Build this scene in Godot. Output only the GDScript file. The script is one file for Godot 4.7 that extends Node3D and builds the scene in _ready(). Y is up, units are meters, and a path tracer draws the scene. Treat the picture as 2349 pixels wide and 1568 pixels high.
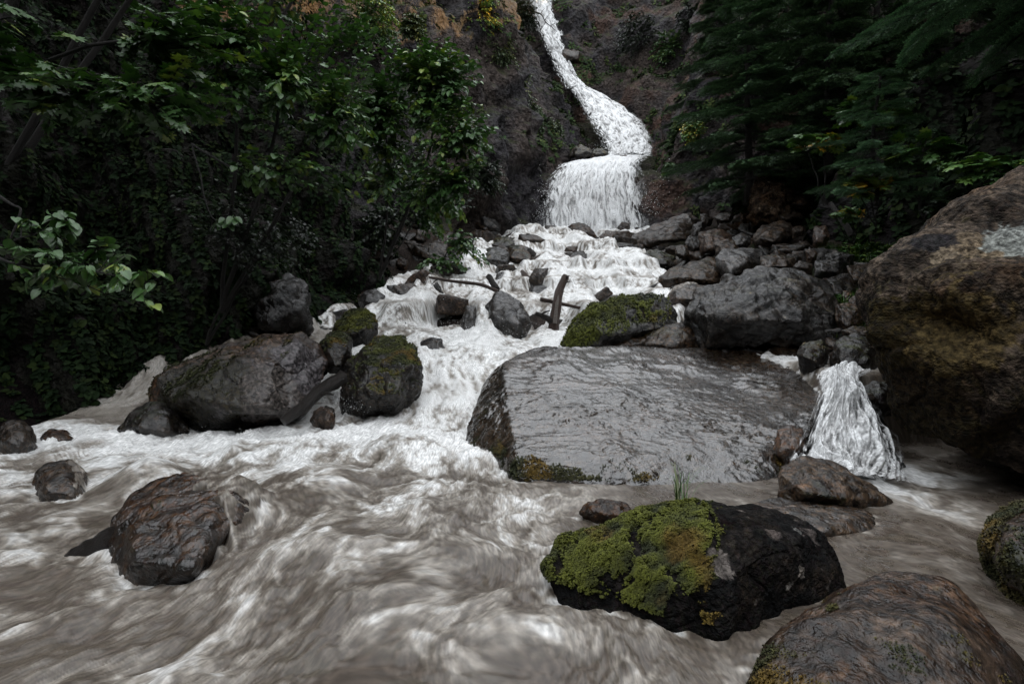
extends Node3D
# A mountain stream tumbling through boulders below a waterfall. Units are metres, the pool in the foreground lies at y = 0.

const FOCAL := 1305.0                       # lens focal length in the units of the survey sketch (1568 high)
const EYE := Vector3(0, 1.6, 0)
const PITCH := -3.0

var rng := RandomNumberGenerator.new()
var fbm := FastNoiseLite.new()              # four octaves
var smooth := FastNoiseLite.new()           # one octave
var ridge := FastNoiseLite.new()            # ridged, three octaves
var cell := FastNoiseLite.new()             # cell values
var celle := FastNoiseLite.new()            # distance to cell edges
var M := {}
var names := {}
var fwd := Vector3.ZERO
var upv := Vector3.ZERO

# ---------------------------------------------------------------- helpers
func at(u: float, v: float, d: float) -> Vector3:           # a surveyed point: bearing (u, v) and distance d in front of the tripod
	return EYE + fwd * d + Vector3.RIGHT * ((u - 1174.5) / FOCAL * d) + upv * ((784.0 - v) / FOCAL * d)

func lin(r: float, g: float, b: float) -> Color:
	return Color(r, g, b).linear_to_srgb()

func numbered(called: String) -> String:
	var n: int = names.get(called, -1) + 1
	names[called] = n
	return called if n == 0 else "%s_%03d" % [called, n]

func tag(o: Node3D, label: String, category := "", group := "", kind := "") -> Node3D:
	if label: o.set_meta("label", label)
	if category: o.set_meta("category", category)
	if group: o.set_meta("group", group)
	if kind: o.set_meta("kind", kind)
	return o

func thing(called: String, label: String, category: String, where := Vector3.ZERO, group := "") -> Node3D:
	var o := Node3D.new()
	o.name = numbered(called)
	add_child(o, true)
	o.position = where
	tag(o, label, category, group)
	return o

func put(called: String, mesh: Mesh, mat: Material, parent: Node3D = null) -> MeshInstance3D:
	var o := MeshInstance3D.new()
	o.mesh = mesh
	if mat: o.material_override = mat
	if parent:
		o.name = called
		parent.add_child(o, true)
	else:
		o.name = numbered(called)
		add_child(o, true)
	return o

func scatter(called: String, mesh: Mesh, mat: Material, where: Array[Transform3D], colors: PackedColorArray, parent: Node3D) -> MultiMeshInstance3D:
	var mm := MultiMesh.new()
	mm.transform_format = MultiMesh.TRANSFORM_3D
	mm.use_colors = colors.size() > 0
	mm.mesh = mesh
	mm.instance_count = where.size()
	for i in where.size():
		mm.set_instance_transform(i, where[i])
		if colors.size(): mm.set_instance_color(i, colors[i])
	var o := MultiMeshInstance3D.new()
	o.multimesh = mm
	o.material_override = mat
	o.name = called if parent else numbered(called)
	if parent: parent.add_child(o, true)
	else: add_child(o, true)
	o.set_meta("kind", "stuff")
	return o

func tri(x: float) -> float:                                # a triangle wave between -1 and 1: flat facets meeting at edges
	return absf(x - 2.0 * floorf(x * 0.5) - 1.0) * 2.0 - 1.0

func ss(a: float, b: float, x: float) -> float:
	return smoothstep(a, b, x)

func catmull(pts: Array, t: float) -> Vector3:              # t from 0 to 1 through all points
	var n := pts.size() - 1
	var f := clampf(t, 0, 1) * n
	var i := mini(int(f), n - 1)
	f -= i
	var p0: Vector3 = pts[maxi(i - 1, 0)]
	var p1: Vector3 = pts[i]
	var p2: Vector3 = pts[i + 1]
	var p3: Vector3 = pts[mini(i + 2, n)]
	return p1.cubic_interpolate(p2, p0, p3, f)

func grid_normals(v: PackedVector3Array, w: int, h: int) -> PackedVector3Array:
	var n := PackedVector3Array()
	n.resize(w * h)
	for j in h:
		var ju := maxi(j - 1, 0) * w
		var jd := mini(j + 1, h - 1) * w
		for i in w:
			var a := v[j * w + mini(i + 1, w - 1)] - v[j * w + maxi(i - 1, 0)]
			var b := v[jd + i] - v[ju + i]
			n[j * w + i] = a.cross(b).normalized()
	return n

func mesh_of(v: PackedVector3Array, n: PackedVector3Array, c: PackedColorArray, idx: PackedInt32Array, uv := PackedVector2Array()) -> ArrayMesh:
	var arr := []
	arr.resize(Mesh.ARRAY_MAX)
	arr[Mesh.ARRAY_VERTEX] = v
	arr[Mesh.ARRAY_NORMAL] = n
	if c.size(): arr[Mesh.ARRAY_COLOR] = c
	if uv.size(): arr[Mesh.ARRAY_TEX_UV] = uv
	arr[Mesh.ARRAY_INDEX] = idx
	var m := ArrayMesh.new()
	m.add_surface_from_arrays(Mesh.PRIMITIVE_TRIANGLES, arr)
	return m

func grid_index(w: int, h: int, flip := false) -> PackedInt32Array:
	var idx := PackedInt32Array()
	idx.resize((w - 1) * (h - 1) * 6)
	var k := 0
	for j in h - 1:
		for i in w - 1:
			var a := j * w + i
			if flip:
				idx[k] = a; idx[k + 1] = a + 1; idx[k + 2] = a + w
				idx[k + 3] = a + 1; idx[k + 4] = a + w + 1; idx[k + 5] = a + w
			else:
				idx[k] = a; idx[k + 1] = a + w; idx[k + 2] = a + 1
				idx[k + 3] = a + 1; idx[k + 4] = a + w; idx[k + 5] = a + w + 1
			k += 6
	return idx

func tube(st: SurfaceTool, path: Array, r0: float, r1: float, sides := 7, bump := 0.0) -> void:   # a tapering round limb along points
	var rings := []
	var n := path.size()
	var side := Vector3.UP
	for k in n:
		var dir: Vector3 = (path[mini(k + 1, n - 1)] - path[maxi(k - 1, 0)]).normalized()
		if k == 0: side = dir.cross(Vector3(0.31, 0.2, 0.93)).normalized()
		side = (side - dir * side.dot(dir)).normalized()
		var up := dir.cross(side)
		var r := lerpf(r0, r1, float(k) / (n - 1))
		var ring := []
		for s in sides:
			var a := TAU * s / sides
			var nn := side * cos(a) + up * sin(a)
			var rr := r * (1.0 + bump * fbm.get_noise_3dv((path[k] + nn * r) * 9.0))
			ring.append([path[k] + nn * rr, nn])
		rings.append(ring)
	for k in n - 1:
		for s in sides:
			var a: Array = rings[k][s]
			var b: Array = rings[k][(s + 1) % sides]
			var c: Array = rings[k + 1][s]
			var d: Array = rings[k + 1][(s + 1) % sides]
			for q in [a, c, b, b, c, d]:
				st.set_normal(q[1]); st.add_vertex(q[0])
	for e in [0, n - 1]:
		var dir: Vector3 = (path[0] - path[1]).normalized() if e == 0 else (path[n - 1] - path[n - 2]).normalized()
		for s in sides:
			var a: Array = rings[e][s]
			var b: Array = rings[e][(s + 1) % sides]
			for q in ([a, b] if e == 0 else [b, a]):
				st.set_normal(dir); st.add_vertex(q[0])
			st.set_normal(dir); st.add_vertex(path[e] + dir * lerpf(r0, r1, float(e) / (n - 1)) * 0.15)

func begin() -> SurfaceTool:
	var st := SurfaceTool.new()
	st.begin(Mesh.PRIMITIVE_TRIANGLES)
	return st

func noise_tex(size: int, freq: float, octaves: int, lo: float, hi: float, seed_: int, type := FastNoiseLite.TYPE_SIMPLEX_SMOOTH, fractal := FastNoiseLite.FRACTAL_FBM, mid := -1.0) -> NoiseTexture2D:
	var n := FastNoiseLite.new()
	n.seed = seed_
	n.noise_type = type
	n.frequency = freq
	n.fractal_type = fractal
	n.fractal_octaves = octaves
	var t := NoiseTexture2D.new()
	t.width = size
	t.height = size
	t.seamless = true
	t.noise = n
	var g := Gradient.new()
	g.offsets = PackedFloat32Array([0.15, 0.5, 0.85])
	var m := mid if mid >= 0 else (lo + hi) / 2
	g.colors = PackedColorArray([Color(lo, lo, lo), Color(m, m, m), Color(hi, hi, hi)])
	t.color_ramp = g
	return t

func make_materials() -> void:
	var speck := noise_tex(1024, 0.013, 7, 0.30, 1.0, 11)
	var grain := noise_tex(1024, 0.03, 6, 0.0, 1.0, 12)
	var rough_wet := noise_tex(512, 0.02, 4, 0.18, 0.62, 13)
	var rough_soaked := noise_tex(512, 0.015, 4, 0.10, 0.40, 15)
	var rough_dry := noise_tex(512, 0.02, 4, 0.6, 1.0, 14)
	var soft := noise_tex(1024, 0.012, 6, 0.62, 1.0, 16)
	var broken := noise_tex(1024, 0.011, 4, 0.0, 1.0, 17, FastNoiseLite.TYPE_CELLULAR)
	for kind in ["rock_dry", "rock_wet", "rock_soaked", "rock_film", "cliff"]:
		var m := StandardMaterial3D.new()
		m.vertex_color_use_as_albedo = true
		m.albedo_texture = speck if kind != "cliff" else soft
		m.uv1_triplanar = true
		m.uv1_world_triplanar = true
		m.uv1_scale = Vector3.ONE * (1.1 if kind != "cliff" else 0.35)
		m.uv1_triplanar_sharpness = 4.0
		m.heightmap_enabled = true
		m.heightmap_texture = grain if kind != "cliff" else broken
		m.heightmap_scale = {"rock_dry": 1.6, "rock_wet": 0.55, "rock_soaked": 0.5, "rock_film": 0.45, "cliff": 14.0}[kind]
		m.roughness = 1.0
		m.roughness_texture = rough_dry if kind in ["rock_dry", "cliff"] else (rough_soaked if kind == "rock_film" else rough_wet)
		m.metallic_specular = {"rock_dry": 0.22, "rock_wet": 0.42, "rock_soaked": 0.55, "rock_film": 0.66, "cliff": 0.3}[kind]
		if kind == "rock_film":                           # a film of water
			m.clearcoat_enabled = true
			m.clearcoat = 0.55
			m.clearcoat_roughness = 0.18
		m.resource_name = kind
		M[kind] = m
	# water and foam: the colours are in the vertices (silt brown to foam white), fine streaks along the flow in the texture
	var streak := noise_tex(1024, 0.09, 5, 0.70, 1.0, 21)
	var m := StandardMaterial3D.new()
	m.vertex_color_use_as_albedo = true
	m.albedo_texture = streak
	m.roughness = 0.20
	m.metallic_specular = 0.55
	m.heightmap_enabled = true
	m.heightmap_texture = streak
	m.heightmap_scale = 0.9
	M.water = m
	m = m.duplicate()
	m.roughness = 0.42
	m.metallic_specular = 0.42
	m.heightmap_scale = 0.4
	M.foam = m
	m = m.duplicate()
	m.roughness = 0.6
	m.metallic_specular = 0.3
	m.transparency = BaseMaterial3D.TRANSPARENCY_ALPHA
	M.fall = m
	m = StandardMaterial3D.new()
	m.albedo_color = lin(0.8, 0.82, 0.83)
	m.roughness = 0.3
	M.drop = m
	for w in [["bark", [0.05, 0.04, 0.033], 0.9], ["wet_wood", [0.040, 0.028, 0.021], 0.34], ["drift_wood", [0.13, 0.066, 0.040], 0.5], ["pale_wood", [0.42, 0.36, 0.31], 0.55], ["twig", [0.035, 0.028, 0.022], 0.8]]:
		m = StandardMaterial3D.new()
		m.albedo_color = lin(w[1][0], w[1][1], w[1][2])
		m.albedo_texture = speck
		m.roughness = w[2]
		m.uv1_triplanar = true
		m.uv1_scale = Vector3(9, 2.0, 9)
		m.heightmap_enabled = true
		m.heightmap_texture = grain
		m.heightmap_scale = 3.0
		M[w[0]] = m
	m = StandardMaterial3D.new()
	m.vertex_color_use_as_albedo = true
	m.roughness = 0.42
	m.metallic_specular = 0.5
	m.backlight_enabled = true
	m.backlight = Color(0.5, 0.55, 0.3)
	M.leaf = m
	m = m.duplicate()
	m.roughness = 0.6
	m.metallic_specular = 0.35
	m.backlight = Color(0.2, 0.2, 0.15)
	M.needle = m
	m = m.duplicate()
	m.roughness = 0.75
	m.metallic_specular = 0.2
	M.low_leaf = m
	m = StandardMaterial3D.new()
	m.vertex_color_use_as_albedo = true
	m.roughness = 0.85
	m.backlight_enabled = true
	m.backlight = Color(0.3, 0.3, 0.2)
	M.moss = m

# ---------------------------------------------------------------- start
func _ready() -> void:
	rng.seed = 7
	var cam := Camera3D.new()
	cam.name = "camera"
	add_child(cam)
	cam.position = EYE
	cam.rotation_degrees.x = PITCH
	cam.fov = 62.0
	cam.near = 0.05
	cam.far = 400.0
	cam.current = true
	fwd = -cam.basis.z
	upv = cam.basis.y
	var sky := ProceduralSkyMaterial.new()
	sky.sky_top_color = Color(0.92, 0.935, 0.955)
	sky.sky_horizon_color = Color(0.70, 0.72, 0.74)
	sky.sky_curve = 0.2
	sky.sky_energy_multiplier = SKY_ENERGY
	sky.ground_bottom_color = Color(0.08, 0.08, 0.07)
	sky.ground_horizon_color = Color(0.2, 0.2, 0.18)
	var env := Environment.new()
	env.background_mode = Environment.BG_SKY
	env.sky = Sky.new()
	env.sky.sky_material = sky
	env.tonemap_mode = Environment.TONE_MAPPER_LINEAR
	env.tonemap_exposure = EXPOSURE
	env.volumetric_fog_enabled = true
	env.volumetric_fog_density = 0.0
	env.sdfgi_enabled = true
	env.ssao_enabled = true
	env.ssil_enabled = true
	var we := WorldEnvironment.new()
	we.name = "environment"
	we.environment = env
	add_child(we)
	var sun := DirectionalLight3D.new()
	sun.name = "sun"
	sun.light_energy = SUN_ENERGY
	sun.light_color = Color(1.0, 0.84, 0.58)
	sun.light_angular_distance = 0.5
	sun.shadow_enabled = true
	add_child(sun)
	sun.look_at_from_position(SUN_FROM, Vector3.ZERO)
	set_up_noise()
	make_materials()
	var t0 := Time.get_ticks_msec()
	build_setting()
	print("setting ", Time.get_ticks_msec() - t0)
	build_rocks()
	print("rocks ", Time.get_ticks_msec() - t0)
	build_water()
	print("water ", Time.get_ticks_msec() - t0)
	build_wood()
	build_plants()
	print("plants ", Time.get_ticks_msec() - t0)

const SKY_ENERGY := 1.0
const EXPOSURE := 3.15
const SUN_ENERGY := 1.0
const SUN_FROM := Vector3(0.85, 0.195, 0.1)

func set_up_noise() -> void:
	for s in [[fbm, 4, 1], [smooth, 1, 2], [ridge, 3, 3]]:
		var n: FastNoiseLite = s[0]
		n.seed = s[2]
		n.frequency = 1.0
		n.noise_type = FastNoiseLite.TYPE_SIMPLEX_SMOOTH
		n.fractal_type = FastNoiseLite.FRACTAL_FBM if s[1] != 1 else FastNoiseLite.FRACTAL_NONE
		if s[2] == 3: n.fractal_type = FastNoiseLite.FRACTAL_RIDGED
		n.fractal_octaves = s[1]
	for s in [[cell, FastNoiseLite.RETURN_CELL_VALUE], [celle, FastNoiseLite.RETURN_DISTANCE2_SUB]]:
		var n: FastNoiseLite = s[0]
		n.noise_type = FastNoiseLite.TYPE_CELLULAR
		n.seed = 5
		n.frequency = 1.0
		n.fractal_type = FastNoiseLite.FRACTAL_NONE
		n.cellular_return_type = s[1]
		n.cellular_distance_function = FastNoiseLite.DISTANCE_EUCLIDEAN

# ---------------------------------------------------------------- stream levels
func steps(d: float) -> float:                              # rapids above the first chute
	return 0.12 * ss(10.4, 13.0, d) + 0.70 * ss(13.1, 14.0, d) + 0.33 * ss(14.0, 15.8, d) + 0.42 * ss(15.8, 16.3, d) + 0.30 * ss(16.3, 18.2, d) + 0.40 * ss(18.2, 18.8, d) + 0.55 * ss(18.8, 21.0, d) + 0.50 * ss(21.0, 21.6, d) + 0.60 * ss(21.6, 24.2, d) + 0.35 * ss(24.2, 24.7, d) + 0.20 * ss(24.7, 26.5, d)

func level(x: float, d: float) -> float:
	var left := 0.95 * ss(8.2, 11.6, d)
	var mid := 0.95 * ss(7.3, 10.2, d)
	var right := 0.84 * ss(6.8, 7.0, d) + 0.11 * ss(8.5, 11.0, d)
	var y := lerpf(left, mid, ss(-2.7, -2.2, x))
	var corner := lerpf(2.9, 3.95, ss(6.2, 7.3, d))
	y = lerpf(y, right, ss(corner, corner + 0.35, x))
	return y + 0.68 * steps(d) + 0.32 * 4.47 * pow(clampf((d - 11.0) / 15.5, 0, 1), 0.92)

func table(t: Array, d: float) -> float:
	for i in t.size() - 1:
		if d < t[i + 1][0]:
			return lerpf(t[i][1], t[i + 1][1], clampf((d - t[i][0]) / (t[i + 1][0] - t[i][0]), 0, 1))
	return t[-1][1]

const LEFT_EDGE := [[0, -9.5], [6.4, -8.2], [7.4, -7.0], [9, -6.7], [11, -6.5], [13, -4.9], [15, -4.1], [17, -3.3], [18.2, -2.6], [19.5, -1.25], [23.5, -1.4], [27, -1.4]]
const RIGHT_EDGE := [[0, 7.5], [6, 6.2], [8.5, 5.6], [9.5, 4.2], [10.5, 2.6], [13, 3.9], [16.5, 4.6], [18.5, 4.6], [20, 4.5], [24, 5.2], [26, 6.4], [27, 6.6]]

func bed(x: float, z: float) -> float:
	var d := -z
	var y := level(x, d) - 0.4
	var xr := table(RIGHT_EDGE, d)
	var xl := table(LEFT_EDGE, d)
	if x > xr: y += 0.18 + (x - xr) * 0.27
	if x < xl: y += 0.15 + (xl - x) * (0.55 if d < 16.0 else 0.35)
	return y + 0.22 * fbm.get_noise_2d(x * 0.8, z * 0.8)

# ---------------------------------------------------------------- setting
func cliff_colour(p: Vector3, n: Vector3, where: String) -> Color:
	var a := fbm.get_noise_3d(p.x * 0.25, p.y * 0.25, p.z * 0.25)
	var b := fbm.get_noise_3d(p.x * 1.3 + 9, p.y * 0.9, p.z * 1.3)
	var grey := Vector3(0.118, 0.110, 0.114)
	var pink := Vector3(0.185, 0.145, 0.130)
	var dark := Vector3(0.045, 0.040, 0.038)
	var c := grey.lerp(pink, ss(-0.25, 0.3, a + 0.12 * b + (0.15 if where == "back" else 0.0)))
	c *= 0.42 * (1.0 - 0.6 * ss(0.62, 0.9, ridge.get_noise_3d(p.x * 0.55, p.y * 0.4, p.z * 0.55)))
	c = c.lerp(dark, ss(0.3, 0.6, b - 0.3 * a))
	if where == "right": c = c.lerp(Vector3(0.15, 0.075, 0.045), 0.4 * ss(0.05, 0.35, fbm.get_noise_3d(p.x * 0.3 + 40, p.y * 0.3, p.z * 0.3)))
	var green := ss(0.5, 0.8, n.y + 0.4 * b)
	c = c.lerp(Vector3(0.030, 0.034, 0.012), green * 0.85)
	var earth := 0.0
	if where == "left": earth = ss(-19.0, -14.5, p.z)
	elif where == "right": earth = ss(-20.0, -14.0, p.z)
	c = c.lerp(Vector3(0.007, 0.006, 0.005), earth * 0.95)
	return Color(c.x, c.y, c.z)

func loft(called: String, stations: Array, nu: int, nv: int, amp: float, where: String) -> MeshInstance3D:
	var v := PackedVector3Array()
	var rows := []
	for j in nv:
		var t := float(j) / (nv - 1)
		var pts := []
		for s in stations: pts.append(catmull(s, t))
		rows.append(pts)
	v.resize(nu * nv)
	for j in nv:
		for i in nu: v[j * nu + i] = catmull(rows[j], float(i) / (nu - 1))
	var n := grid_normals(v, nu, nv)
	for k in v.size():
		var p := v[k]
		var wob := fbm.get_noise_3dv(p * 0.2) * 0.9
		var h := 0.55 * tri(p.dot(Vector3(0.9, 0.15, 0.4)) * 0.42 + wob)                # joints and ledges: flat faces meeting at edges
		h += 0.46 * tri(p.dot(Vector3(0.3, 0.2, -0.9)) * 0.6 + 1.3 * wob)
		h += 0.34 * tri(p.dot(Vector3(0.25, 0.9, 0.3)) * 0.42 - wob)
		h += 0.20 * tri(p.dot(Vector3(0.7, -0.5, 0.5)) * 1.3 + 2.0 * wob)
		h += 0.15 * tri(p.dot(Vector3(-0.4, 0.55, 0.8)) * 1.9 + 2.5 * wob)
		h += 0.09 * tri(p.dot(Vector3(0.6, 0.3, -0.7)) * 2.9 + 3.0 * wob) - 0.16 * ss(0.6, 0.95, ridge.get_noise_3d(p.x * 0.55, p.y * 0.4, p.z * 0.55)) + 0.06 * fbm.get_noise_3dv(p * 2.0)
		v[k] = p + n[k] * h * amp * lerpf(1.0, 0.65, ss(-25.0, -29.0, p.z))
	n = grid_normals(v, nu, nv)
	var c := PackedColorArray()
	c.resize(v.size())
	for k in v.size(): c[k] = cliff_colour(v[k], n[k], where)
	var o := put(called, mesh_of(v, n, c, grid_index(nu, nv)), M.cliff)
	o.set_meta("kind", "structure")
	return o

func build_setting() -> void:
	# the stream bed and its banks, one sheet
	var w := 260
	var h := 330
	var v := PackedVector3Array()
	var c := PackedColorArray()
	v.resize(w * h)
	c.resize(w * h)
	for j in h:
		var z := 5.0 - 34.0 * j / (h - 1)
		for i in w:
			var x := -14.0 + 28.0 * i / (w - 1)
			v[j * w + i] = Vector3(x, bed(x, z), z)
			var a := fbm.get_noise_2d(x * 0.7, z * 0.7)
			var k := Vector3(0.035, 0.028, 0.023).lerp(Vector3(0.075, 0.058, 0.048), ss(-0.3, 0.3, a))
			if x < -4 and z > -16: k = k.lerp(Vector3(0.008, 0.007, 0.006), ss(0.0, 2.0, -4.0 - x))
			var g := ss(0.05, 0.3, fbm.get_noise_2d(x * 0.5 + 20, z * 0.5)) * ss(5.0, 7.5, x) * ss(-9.0, -11.0, z)
			k = k.lerp(Vector3(0.022, 0.028, 0.010), g)
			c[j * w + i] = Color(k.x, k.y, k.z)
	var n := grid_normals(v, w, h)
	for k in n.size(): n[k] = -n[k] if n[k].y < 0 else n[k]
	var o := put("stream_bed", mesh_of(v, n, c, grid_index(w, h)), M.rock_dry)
	o.set_meta("kind", "structure")
	# a wide sheet of ground under everything, to the horizon
	v = PackedVector3Array()
	for j in 2:
		for i in 2: v.append(Vector3(-160 + 320 * i, -1.6, 120 - 320 * j))
	n = PackedVector3Array([Vector3.UP, Vector3.UP, Vector3.UP, Vector3.UP])
	c = PackedColorArray()
	for i in 4: c.append(Color(0.03, 0.026, 0.02))
	o = put("ground", mesh_of(v, n, c, grid_index(2, 2)), M.rock_dry)
	o.set_meta("kind", "structure")
	loft("cliff_left", [
		[Vector3(-9, -0.6, 3), Vector3(-10, 1.5, 3), Vector3(-12, 4, 3), Vector3(-15, 9, 3), Vector3(-20, 15, 3)],
		[Vector3(-8.4, -0.6, -3), Vector3(-9.2, 1.2, -3.2), Vector3(-10.4, 4, -4), Vector3(-13, 9, -6), Vector3(-18, 15, -8)],
		[Vector3(-7.6, -0.5, -8.8), Vector3(-8.2, 1.4, -9.2), Vector3(-9.2, 4, -10), Vector3(-12, 9, -11.5), Vector3(-17, 16, -13)],
		[Vector3(-6.0, 0.2, -11.2), Vector3(-6.5, 2.5, -11.6), Vector3(-8, 6, -13), Vector3(-11, 11, -15), Vector3(-16, 18, -17)],
		[Vector3(-4.5, 1.2, -14.6), Vector3(-5.0, 4, -15.2), Vector3(-6.3, 8, -16.6), Vector3(-8.7, 13, -18.5), Vector3(-13, 20, -21)],
		[Vector3(-4.3, 2.4, -18.8), Vector3(-4.7, 5, -19.3), Vector3(-5.4, 10, -20.2), Vector3(-7, 16, -22), Vector3(-9.5, 22, -24)],
		[Vector3(-1.8, 4.3, -23.6), Vector3(-2.0, 8, -23.9), Vector3(-2.6, 12, -24.4), Vector3(-3.9, 17, -25.5), Vector3(-5.4, 22, -27)],
		[Vector3(1.3, 4.6, -26.4), Vector3(1.1, 8.8, -26.9), Vector3(0.3, 12, -27.4), Vector3(-0.9, 17, -28.3), Vector3(-2.5, 22, -30)],
		[Vector3(3.6, 5.8, -29.3), Vector3(2.2, 10.5, -30.5), Vector3(1.0, 13.5, -31.5), Vector3(-0.6, 18, -33), Vector3(-1.6, 22.5, -35)],
		[Vector3(5.8, 6.8, -32.2), Vector3(3.4, 12.5, -33.1), Vector3(1.7, 15, -33.8), Vector3(0.2, 18.5, -34.8), Vector3(0.0, 23, -36.5)],
		[Vector3(5.4, 9.0, -35.0), Vector3(2.5, 15, -36.5), Vector3(1.2, 17.5, -37.2), Vector3(0.1, 21, -38), Vector3(-0.2, 25, -39.5)],
		[Vector3(2.4, 10.0, -40.3), Vector3(0.4, 20, -42), Vector3(0.0, 24, -42.7), Vector3(-0.2, 26, -43), Vector3(-0.4, 28, -44)],
	], 420, 170, 1.0, "left")
	loft("cliff_right", [
		[Vector3(0.2, 9, -42.5), Vector3(0.3, 20, -43), Vector3(0.3, 23, -43.5), Vector3(0.2, 26, -44), Vector3(0, 26.5, -45)],
		[Vector3(3.9, 9.5, -39.6), Vector3(3.9, 18.5, -40.8), Vector3(3.8, 22, -42), Vector3(3.8, 26, -43), Vector3(3.6, 26.5, -44.5)],
		[Vector3(6.0, 9.5, -38.0), Vector3(6.7, 17.6, -40), Vector3(7.2, 21.5, -41.5), Vector3(7.7, 25, -43), Vector3(8.2, 26.5, -45)],
		[Vector3(7.8, 7.0, -34.0), Vector3(9.3, 14, -36.2), Vector3(10.4, 18, -38.4), Vector3(11.5, 24, -41), Vector3(12.5, 26.5, -43.5)],
		[Vector3(7.7, 8.6, -30), Vector3(8.8, 12, -31.2), Vector3(10.7, 16, -33.2), Vector3(12.7, 22, -36.2), Vector3(15, 24.5, -38)],
		[Vector3(6.7, 4.9, -26.4), Vector3(7.0, 8.8, -26.9), Vector3(8.4, 11, -27.8), Vector3(10.7, 15, -29.3), Vector3(15, 22, -33)],
		[Vector3(8.7, 5.2, -24.9), Vector3(9.5, 9, -25.7), Vector3(11.7, 13, -27.2), Vector3(14.7, 18, -29), Vector3(18.5, 22, -31)],
		[Vector3(9.6, 4.6, -21), Vector3(10.7, 8, -21.7), Vector3(13.2, 12, -23.2), Vector3(16.7, 17, -25), Vector3(21, 20, -27)],
		[Vector3(9.3, 2.6, -15), Vector3(10.3, 5.5, -15.6), Vector3(12.7, 9, -17), Vector3(16.5, 14, -19), Vector3(22, 18, -20)],
		[Vector3(8.4, 1.2, -11), Vector3(9.5, 4, -11.2), Vector3(11.8, 8, -12.2), Vector3(15, 13, -13.2), Vector3(21, 17, -14)],
		[Vector3(8.0, -0.6, -6), Vector3(9.0, 3, -6), Vector3(11.5, 7, -6.5), Vector3(15, 12, -7), Vector3(21, 17, -7)],
		[Vector3(8.2, -0.6, 3), Vector3(9, 3, 3), Vector3(11.5, 7, 3), Vector3(15, 12, 3), Vector3(21, 18, 3)],
	], 420, 170, 1.0, "right")
	var lo := [Vector3(-0.3, 4.4, -26.5), Vector3(-0.3, 6.8, -27.1), Vector3(0.0, 8.3, -27.7), Vector3(1.3, 8.6, -29.3), Vector3(1.9, 10.2, -32.5), Vector3(1.2, 13.7, -37), Vector3(-0.5, 15.2, -41.5)]
	var hi := [Vector3(9.4, 4.4, -26.9), Vector3(9.4, 6.8, -27.4), Vector3(9.2, 8.2, -28.0), Vector3(10.5, 8.9, -30.5), Vector3(11.0, 10.4, -34.5), Vector3(9.0, 13.7, -38.5), Vector3(6.2, 15.2, -42)]
	var st := []
	for k in 5:
		var row := []
		for i in lo.size(): row.append(lo[i].lerp(hi[i], k / 4.0))
		st.append(row)
	loft("cliff_ledge", st, 120, 200, 0.3, "back")
	# the wooded valley side behind the viewer
	loft("hillside", [
		[Vector3(30, -1, 2), Vector3(31, 6, 3), Vector3(34, 14, 4), Vector3(38, 22, 5)],
		[Vector3(14, -1, 9), Vector3(16, 5, 11), Vector3(19, 11, 14), Vector3(24, 18, 18)],
		[Vector3(0, -1, 12), Vector3(0, 4, 13.5), Vector3(0, 10, 17), Vector3(0, 18, 22)],
		[Vector3(-14, -1, 9), Vector3(-16, 5, 11), Vector3(-19, 11, 14), Vector3(-24, 18, 18)],
		[Vector3(-30, -1, 2), Vector3(-31, 6, 3), Vector3(-34, 14, 4), Vector3(-38, 22, 5)],
	], 120, 60, 1.5, "left")

# ---------------------------------------------------------------- water
const HUMPS := [[-1.72, -5.0, 0.55, 0.16], [-1.35, -3.75, 0.5, 0.12], [-0.5, -4.4, 0.5, 0.09], [-0.2, -6.2, 0.5, 0.10], [-1.75, -4.4, 0.5, 0.10], [-3.35, -5.2, 0.4, 0.2], [-1.3, -6.4, 0.5, 0.12], [-2.6, -6.3, 0.6, 0.1], [-0.6, -3.2, 0.5, 0.08]]

var reach := {}                                             # which boulders stand near a square metre of water

func note_boulders() -> void:
	for k in jobs.size():
		var j: Dictionary = jobs[k]
		var r := 0.0
		for q in j.hull: r = maxf(r, Vector2(q.x - j.c.x, q.z - j.c.z).length())
		r += 0.36
		j.far = r * r
		for x in range(floori(j.c.x - r), floori(j.c.x + r) + 1):
			for z in range(floori(j.c.z - r), floori(j.c.z + r) + 1):
				var key := Vector2i(x, z)
				if not reach.has(key): reach[key] = []
				reach[key].append(k)

var flow := Vector2.ZERO                                    # along and across the current at the last place asked for

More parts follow.
